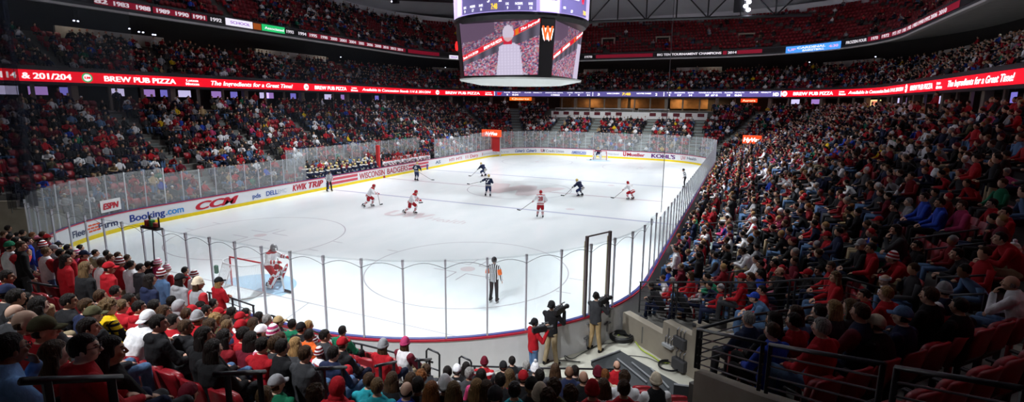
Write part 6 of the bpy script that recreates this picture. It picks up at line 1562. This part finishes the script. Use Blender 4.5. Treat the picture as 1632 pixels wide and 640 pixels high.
player_pose('p_glide', stand(pel=(0, -.02, .96), chest=(0, .06, 1.24), neck=(0, .11, 1.46), head=(0, .17, 1.62), hL=(-.10, 0, .92), hR=(.10, 0, .92), kL=(-.14, .10, .54), kR=(.13, .06, .54), aL=(-.20, .06, .14), aR=(.17, -.12, .14), sL=(-.21, .08, 1.40), sR=(.21, .08, 1.40), eL=(-.40, .10, 1.16), eR=(.36, .14, 1.14), wL=(-.48, .34, 1.02), wR=(.26, .36, 1.00), hrot=(.2, .08), curl=1.3))
player_pose('p_reach', stand(pel=(0, -.02, .94), chest=(0, .04, 1.22), neck=(0, .08, 1.44), head=(0, .14, 1.60), hL=(-.10, 0, .91), hR=(.10, 0, .91), kL=(-.15, .08, .53), kR=(.14, .08, .53), aL=(-.22, .0, .14), aR=(.18, -.04, .14), sL=(-.21, .04, 1.38), sR=(.21, .04, 1.38), eL=(-.46, .14, 1.24), eR=(.33, .04, 1.12), wL=(-.66, .30, 1.12), wR=(.14, .22, 1.16), hrot=(.3, .05), curl=1.3))
gp = dict(pel=(0, -.08, .82), chest=(0, .02, 1.11), neck=(0, .07, 1.33), head=(0, .13, 1.49), hL=(-.12, -.06, .78), hR=(.12, -.06, .78), kL=(-.30, .22, .52), kR=(.28, .24, .52), aL=(-.38, -.02, .16), aR=(.34, .02, .16), sL=(-.23, .03, 1.27), sR=(.23, .03, 1.27), eL=(-.42, .14, 1.04), eR=(.40, .12, 1.04), wL=(-.34, .44, 1.02), wR=(.30, .42, 1.02), hrot=(0, .02), pfL=(-.3, 1), pfR=(.3, 1), curl=1.2)
player_pose('p_goalie', gp, True)
player_pose('p_ref', stand(eL=(-.27, -.03, 1.13), eR=(.27, -.03, 1.13), wL=(-.29, .03, .88), wR=(.30, .05, .88), aL=(-.13, -.02, .14), aR=(.13, -.02, .14)))
player_pose('p_lines', stand(chest=(0, .07, 1.23), neck=(0, .14, 1.43), head=(0, .2, 1.58), sL=(-.19, .1, 1.37), sR=(.19, .1, 1.37), eL=(-.30, .05, 1.12), eR=(.30, .05, 1.12), wL=(-.17, .16, .93), wR=(.17, .16, .93), aL=(-.20, 0, .14), aR=(.20, 0, .14), kL=(-.15, .05, .53), kR=(.15, .05, .53)))
def decal(me, body, J, h, w=None, front=False, up=.55):
    """number that follows the surface of the jersey's back"""
    n = len(me.vertices); v = np.zeros(n*3, np.float32); me.vertices.foreach_get('co', v); bvh = BVHTree.FromPolygons([Vector(a) for a in v.reshape(-1, 3)], [tuple(p.vertices) for p in me.polygons])
    ax = J['neck']-J['pel']; ax /= np.linalg.norm(ax); lat = J['sR']-J['sL']; lat /= np.linalg.norm(lat); fw_ = np.cross(ax, lat); sg = 1 if front else -1
    o = J['pel']+(J['neck']-J['pel'])*up; q = MB()
    def fn(u, vv):
        p = o+lat*u*(-sg)*1.0+ax*(vv-h/2); s = p+fw_*sg*.8; hit = bvh.ray_cast(Vector(s), Vector(-fw_*sg)); p2 = np.array(hit[0]) if hit[0] is not None else p
        return p2+fw_*sg*.008
    put_text(q, body, fn, w=w, h=h, bold=.05, center=True); return q
def hockey_person(pose, loc, rz, team, label, role, scale=1.04, number=None, group=None, sticks=True):
    d = LIB[pose]; J = d['J']; r = inst('person', d['body'], None, SKINS[0]); r.location = loc; r.rotation_euler = (0, 0, rz); r.scale = (scale,)*3; tag(r, label, 'person', group)
    HM = Matrix.Translation(Vector(J['head']))@Matrix(d['Rh'].tolist()).to_4x4()
    if team == 'ref':
        t = inst('striped_shirt', d['top'], r, PALETTE['black']); setmat(t, 0, M_VSTR); setmat(t, 1, M_VSTR)
        inst('trousers', d['trousers'], r, PALETTE['black']); inst('helmet', HELM, r, PALETTE['black'], HM)
        for k in range(2): inst('skate', d['skate'][k], r, PALETTE['black'])
        return r
    W_ = team == 'white'
    j = inst('jersey', d['jersey'], r, PALETTE['white'] if W_ else PALETTE['navy']); 
    if not W_: setmat(j, 1, mat('trim_pale', (.62, .60, .54), .8))
    inst('hockey_pants', d['pants'], r, PALETTE['red'] if W_ else (.02, .035, .11))
    for k in range(2):
        o = inst('hockey_sock', d['sock'][k], r, PALETTE['white'] if W_ else PALETTE['navy'])
        if not W_: setmat(o, 1, M_WHITE)
        inst('skate', d['skate'][k], r, PALETTE['black']); inst('hockey_glove', d['glove'][k], r, PALETTE['red'] if W_ else PALETTE['navy'])
    if role == 'goalie':
        inst('face_cage', CAGE, inst('goalie_mask', GMASK, r, PALETTE['grey'] if W_ else PALETTE['tan'], HM), None)
        for k in range(2):
            o = inst('leg_pad', d['pad'][k], r, None)
            if not W_: setmat(o, 1, M_WHITE)
    else: inst('helmet', HELM, r, PALETTE['red'] if W_ else (.62, .48, .16), HM)
    if number:
        q = decal(d['jersey'], number, J, .27, .30); q.build('number', M_RED if W_ else M_WHITE, j)
    if not sticks: return r
    return r
def stick(owner, p_hand, p_heel, blade_dir, label, goalie=False, dark=False):
    """shaft from above the top hand through the hand to the heel on the ice, then the blade; p in the owner's local space"""
    M = owner.matrix_basis if False else Matrix.LocRotScale(owner.location, owner.rotation_euler, owner.scale)
    a, b = np.array(M@Vector(p_hand)), np.array(M@Vector(p_heel)); b[2] = max(.03, b[2])
    d = (a-b)/np.linalg.norm(a-b); a = a+d*.16; bd = np.array(M.to_3x3()@Vector(blade_dir)); bd[2] = 0; bd /= np.linalg.norm(bd)
    th = thing('hockey_stick', label, 'hockey stick', group='hockey sticks'); q = MB(); q.tube([a, b], .016, 6); q.build('shaft', mat('stick_shaft', (.10, .09, .05), .5) if not dark else M_BLACK, th)
    q = MB(); side = np.cross(bd, A3(0, 0, 1)); L = .30 if not goalie else .38; hh = .075 if not goalie else .11
    q.rings([[b+bd*L*t+side*(.05*t*t)+side*w+A3(0, 0, z) for w, z in ((-.008, -.02), (.008, -.02), (.008, hh-.02), (-.008, hh-.02))] for t in np.linspace(-.05, 1, 6)]); q.build('blade', M_BLACK, th)
    if goalie: q = MB(); q.tube([b+d*.02, b+d*.62], .045, 4); q.build('paddle', M_WHITE, th)
def feet(x, y): p = un(x, y, 2, 0); return (p[0], p[1], 0)
S = math.radians
g1 = hockey_person('p_goalie', feet(435, 454), S(-70), 'white', 'goalie in white jersey with red bands and red leg pads out of the near goal', 'goalie', 1.08, '32')
stick(g1, (.30, .46, 1.02), (.62, .80, 0), (.3, 1, 0), 'goalie stick held by the white-jersey goalie near the goal', True)
pl = [('p_stride', (588, 330), -50, 'white', 'skater in white jersey and red helmet leftmost on the ice', None), ('p_stride', (655, 341), -75, 'white', 'skater in white jersey striding right with raised stick behind him', '12'),
      ('p_glide', (861, 347), 20, 'white', 'skater in white jersey with red number seen from behind in mid ice', '28'), ('p_crouch', (1006, 318), 60, 'white', 'crouching skater in white jersey farthest right on the ice', None),
      ('p_reach', (778, 313), 10, 'navy', 'skater in dark navy with gold helmet stretching his stick left', '7'), ('p_crouch', (772, 281), 80, 'navy', 'skater in dark navy bent low in the far middle of the ice', None),
      ('p_glide', (664, 288), 0, 'navy', 'skater in dark navy standing by the boards with the team name', '6'), ('p_crouch', (926, 313), 75, 'navy', 'crouching skater in dark navy right of mid ice', None)]
for pose, (x, y), ang, team, lab, num in pl:
    o = hockey_person(pose, feet(x, y), S(ang), team, lab, 'skater', 1.04, num, f'skaters in {"white" if team == "white" else "navy"}')
    lb = 'hockey stick held by the '+' '.join(lab.split()[:1]+lab.split()[1:])
    lb = ' '.join(lb.split()[:16])
    J = LIB[pose]['J']
    if pose == 'p_stride': stick(o, J['wR'], (-.55, .75, .0) if x < 600 else (-1.0, .2, .55), (-.8, .5, 0), lb)
    elif pose == 'p_crouch': stick(o, J['wR'], (-.75, 1.1, 0), (-.3, 1, 0), lb)
    elif pose == 'p_reach': stick(o, J['wL'], (-1.85, .9, .75), (-1, .3, 0), lb)
    else: stick(o, J['wL'], (-1.35, 1.0, .25) if team == 'white' else (1.05, .9, .05), (-1, .6, 0) if team == 'white' else (1, .3, 0), lb)
g2 = hockey_person('p_goalie', feet(953, 254), S(180), 'navy', 'far goalie in dark jersey and pale pads standing in the distant goal', 'goalie', 1.06)
stick(g2, (.30, .46, 1.02), (.62, .80, 0), (.3, 1, 0), 'goalie stick held by the far dark goalie', True)
ref = hockey_person('p_ref', feet(787, 481), S(5), 'ref', 'referee in striped shirt with orange armbands seen from behind in the near circle', 'ref', 1.0)
J = LIB['p_ref']['J']
for S_ in 'LR':
    e, s_ = J['e'+S_], J['s'+S_]; q = MB(); q.capsule(s_+(e-s_)*.45, s_+(e-s_)*.82, .088, .083, 14); q.build('armband', mat('armband_orange', (.95, .16, .01), .7), ref)
hockey_person('p_lines', feet(525, 305), S(-110), 'ref', 'linesman in striped shirt standing at the left boards beside the blue line', 'ref', 1.02)
hockey_person('p_lines', feet(1091, 299), S(95), 'ref', 'linesman in striped shirt at the far right near the side boards', 'ref', 1.02)
# players on the benches behind the left boards
rb = random.Random(9)
def bench(px0, px1, n, team, row):
    for k in range(n):
        px = px0+(px1-px0)*(k+.5)/n+rb.uniform(-.6, .6); t = P0.find(px, 1.5, 5, 43); x, y, nx, ny = P0.at(t); off = .55+.75*row+rb.uniform(0, .12)
        pose = rb.choice(['p_glide', 'p_lines', 'p_stride']) if row == 0 else rb.choice(['p_glide', 'p_lines'])
        c = 'white jersey and red helmet' if team == 'white' else 'navy jersey and gold helmet'
        hockey_person('p_lines' if pose == 'p_stride' else pose, (x+nx*off, y+ny*off, .12+.22*row), S(-90)+rb.uniform(-.5, .5), team, f'bench player in {c}, {ordn(k+1)} from left in the {["front", "back"][row]} row', 'skater', 1.0, None, f'{team} team on the bench')
bench(497, 612, 13, 'navy', 0); bench(500, 612, 12, 'navy', 1); bench(618, 690, 13, 'white', 0); bench(640, 690, 5, 'white', 1)
q = MB()
for a, bb in ((497, 612), (616, 690)):
    t0, t1 = P0.find(a, 1, 5, 43), P0.find(bb, 1, 5, 43); strip(q, P0, t0, t1, [(.3, -.02), (1.0, -.02), (1.0, .12), (.3, .12)], 6); strip(q, P0, t0, t1, [(1.0, -.02), (1.9, -.02), (1.9, .34), (1.0, .34)], 6)
tag(q.build('floor_bench_platform', M_CONCD), kind='structure')
th = thing('bench_divider', 'tall red padded post between the two team benches', 'post'); t = P0.find(606.5, 2, 5, 43); x, y, nx, ny = P0.at(t); q = MB(); q.box((x+nx*.3, y+ny*.3, 2.1), (.4, .25, 2.4), bev=.04); q.build('post', mat('divider_red', (.55, .02, .02), .6), th); q = MB(); q.box((x+nx*.3, y+ny*.3, .45), (.45, .35, .9)); q.build('base', M_BLACK, th)
# ================================================================== CAMERA CREW
def crew(px, py, rz, top, trousers, label, scale, hat='black.phones', hair='dkS', sl=None, dx=0):
    p = un(px, py, 2, 0); o = person('cam', (p[0], p[1], 0), S(rz), scale, top, 'top', hair, None, trousers, 'black', 2, sl); tag(o, label, 'person', 'television camera crew')
    HM = Matrix.Translation(Vector(LIB['cam']['J']['head']))@Matrix(LIB['cam']['Rh'].tolist()).to_4x4()
    if hat == 'cap': puthat('baseball_cap', 'capb', o, PALETTE['black'], HM)
    inst('headphones', HAT['phones'], o, None, HM)
    M = Matrix.LocRotScale(Vector((p[0], p[1], 0)), o.rotation_euler, o.scale)
    th = bpy.data.objects.new('video_camera', None); COL.objects.link(th); th.matrix_world = M@Matrix.Translation((.19, .12, 1.53))@Matrix.Rotation(-.06, 4, 'X')@Matrix.Scale(.82, 4); tag(th, 'black shoulder video camera of the '+label.split(' with')[0], 'video camera', 'shoulder video cameras')
    q = MB(); q.box((0, -.02, 0), (.13, .44, .20), bev=.02); q.box((0, -.27, .0), (.12, .10, .17), bev=.015); q.build('body', M_BLACK, th)
    q = MB(); q.tube([(0, .19, .02), (0, .26, .02), (0, .27, .02), (0, .40, .02), (0, .405, .02), (0, .46, .02)], [.05, .05, .062, .062, .075, .08], 14); q.build('lens', M_BLACK, th, True)
    q = MB(); q.tube([(0, -.12, .10), (0, -.10, .16), (0, .12, .16), (0, .15, .10)], .014, 6); q.build('handle', M_BLACK, th)
    q = MB(); q.box((-.12, .10, .06), (.12, .16, .07), bev=.012); q.build('viewfinder', mat('viewfinder_grey', (.10, .10, .11), .4), th)
    q = MB(); q.box((0, .05, .19), (.05, .05, .06)); q.tube([(.0, .07, .20), (0, .26, .20)], .018, 8); q.build('microphone', mat('viewfinder_grey', (.10, .10, .11)), th)
crew(849, 604, -40, 'red', 'denim', 'cameraman in red jacket and jeans with a shoulder camera', 1.0, 'cap')
crew(877, 581, -10, 'black', 'khaki', 'tall cameraman in black shirt and khaki trousers with a shoulder camera', 1.10, 'cap')
crew(947, 558, -15, 'charcoal', 'tan', 'cameraman in charcoal shirt by the gate with a shoulder camera', 1.06)
# ================================================================== LIGHT
w = bpy.data.worlds.new('world'); SC.world = w; w.use_nodes = True; w.node_tree.nodes['Background'].inputs[0].default_value = (.55, .6, .75, 1); w.node_tree.nodes['Background'].inputs[1].default_value = .012
def spot(x, y, z, tx, ty, e, ang, blend=.6):
    l = bpy.data.lights.new('arena_spot', 'SPOT'); l.energy = e; l.spot_size = S(ang); l.spot_blend = blend; l.shadow_soft_size = .5; l.color = (.95, .98, 1)
    o = bpy.data.objects.new('arena_spot', l); COL.objects.link(o); o.location = (x, y, z); o.rotation_euler = (Vector((tx, ty, 0))-Vector((x, y, z))).to_track_quat('-Z', 'Y').to_euler()
for sx in (-1, 1):
    for y in (-24, -14.5, -5, 5, 14.5, 24): spot(sx*9, y, 22, sx*7, y*1.0, (9600 if y > -10 else 5400), 92, .7)
spot(-4, 14, 24, -20, 14, 24000, 50, 1); spot(-4, -4, 24, -20, -6, 24000, 50, 1); spot(-4, -16, 24, -19, -20, 10500, 46, 1)  # spots aimed at the stands, not the ice
spot(4, 16, 24, 18, 18, 23000, 46, 1); spot(4, 0, 24, 17.5, -1, 29000, 44, 1); spot(6, -14, 24, 16.2, -18, 31000, 34, 1)
spot(-3, -10, 24, 4, -33.5, 42000, 42, 1); spot(11, -12, 24, 13.5, -29.5, 11000, 32, 1); spot(0, 12, 24, 0, 37, 32000, 52, 1)
area('house_fill', (0, 0, 27), 30, 60, (.8, .85, 1), (0, 0, 0), 60)  # weak overall fill added high above the ice, no visible fixture
spot(7, -44, 21, 10, -30, 26000, 34, .9); spot(15, -43, 21, 15, -27, 7000, 22, .9)  # added spots behind the camera, brightening the near stand and the boards' backs
SC.view_settings.exposure = 0.0
bpy.data.objects.remove(_fo)
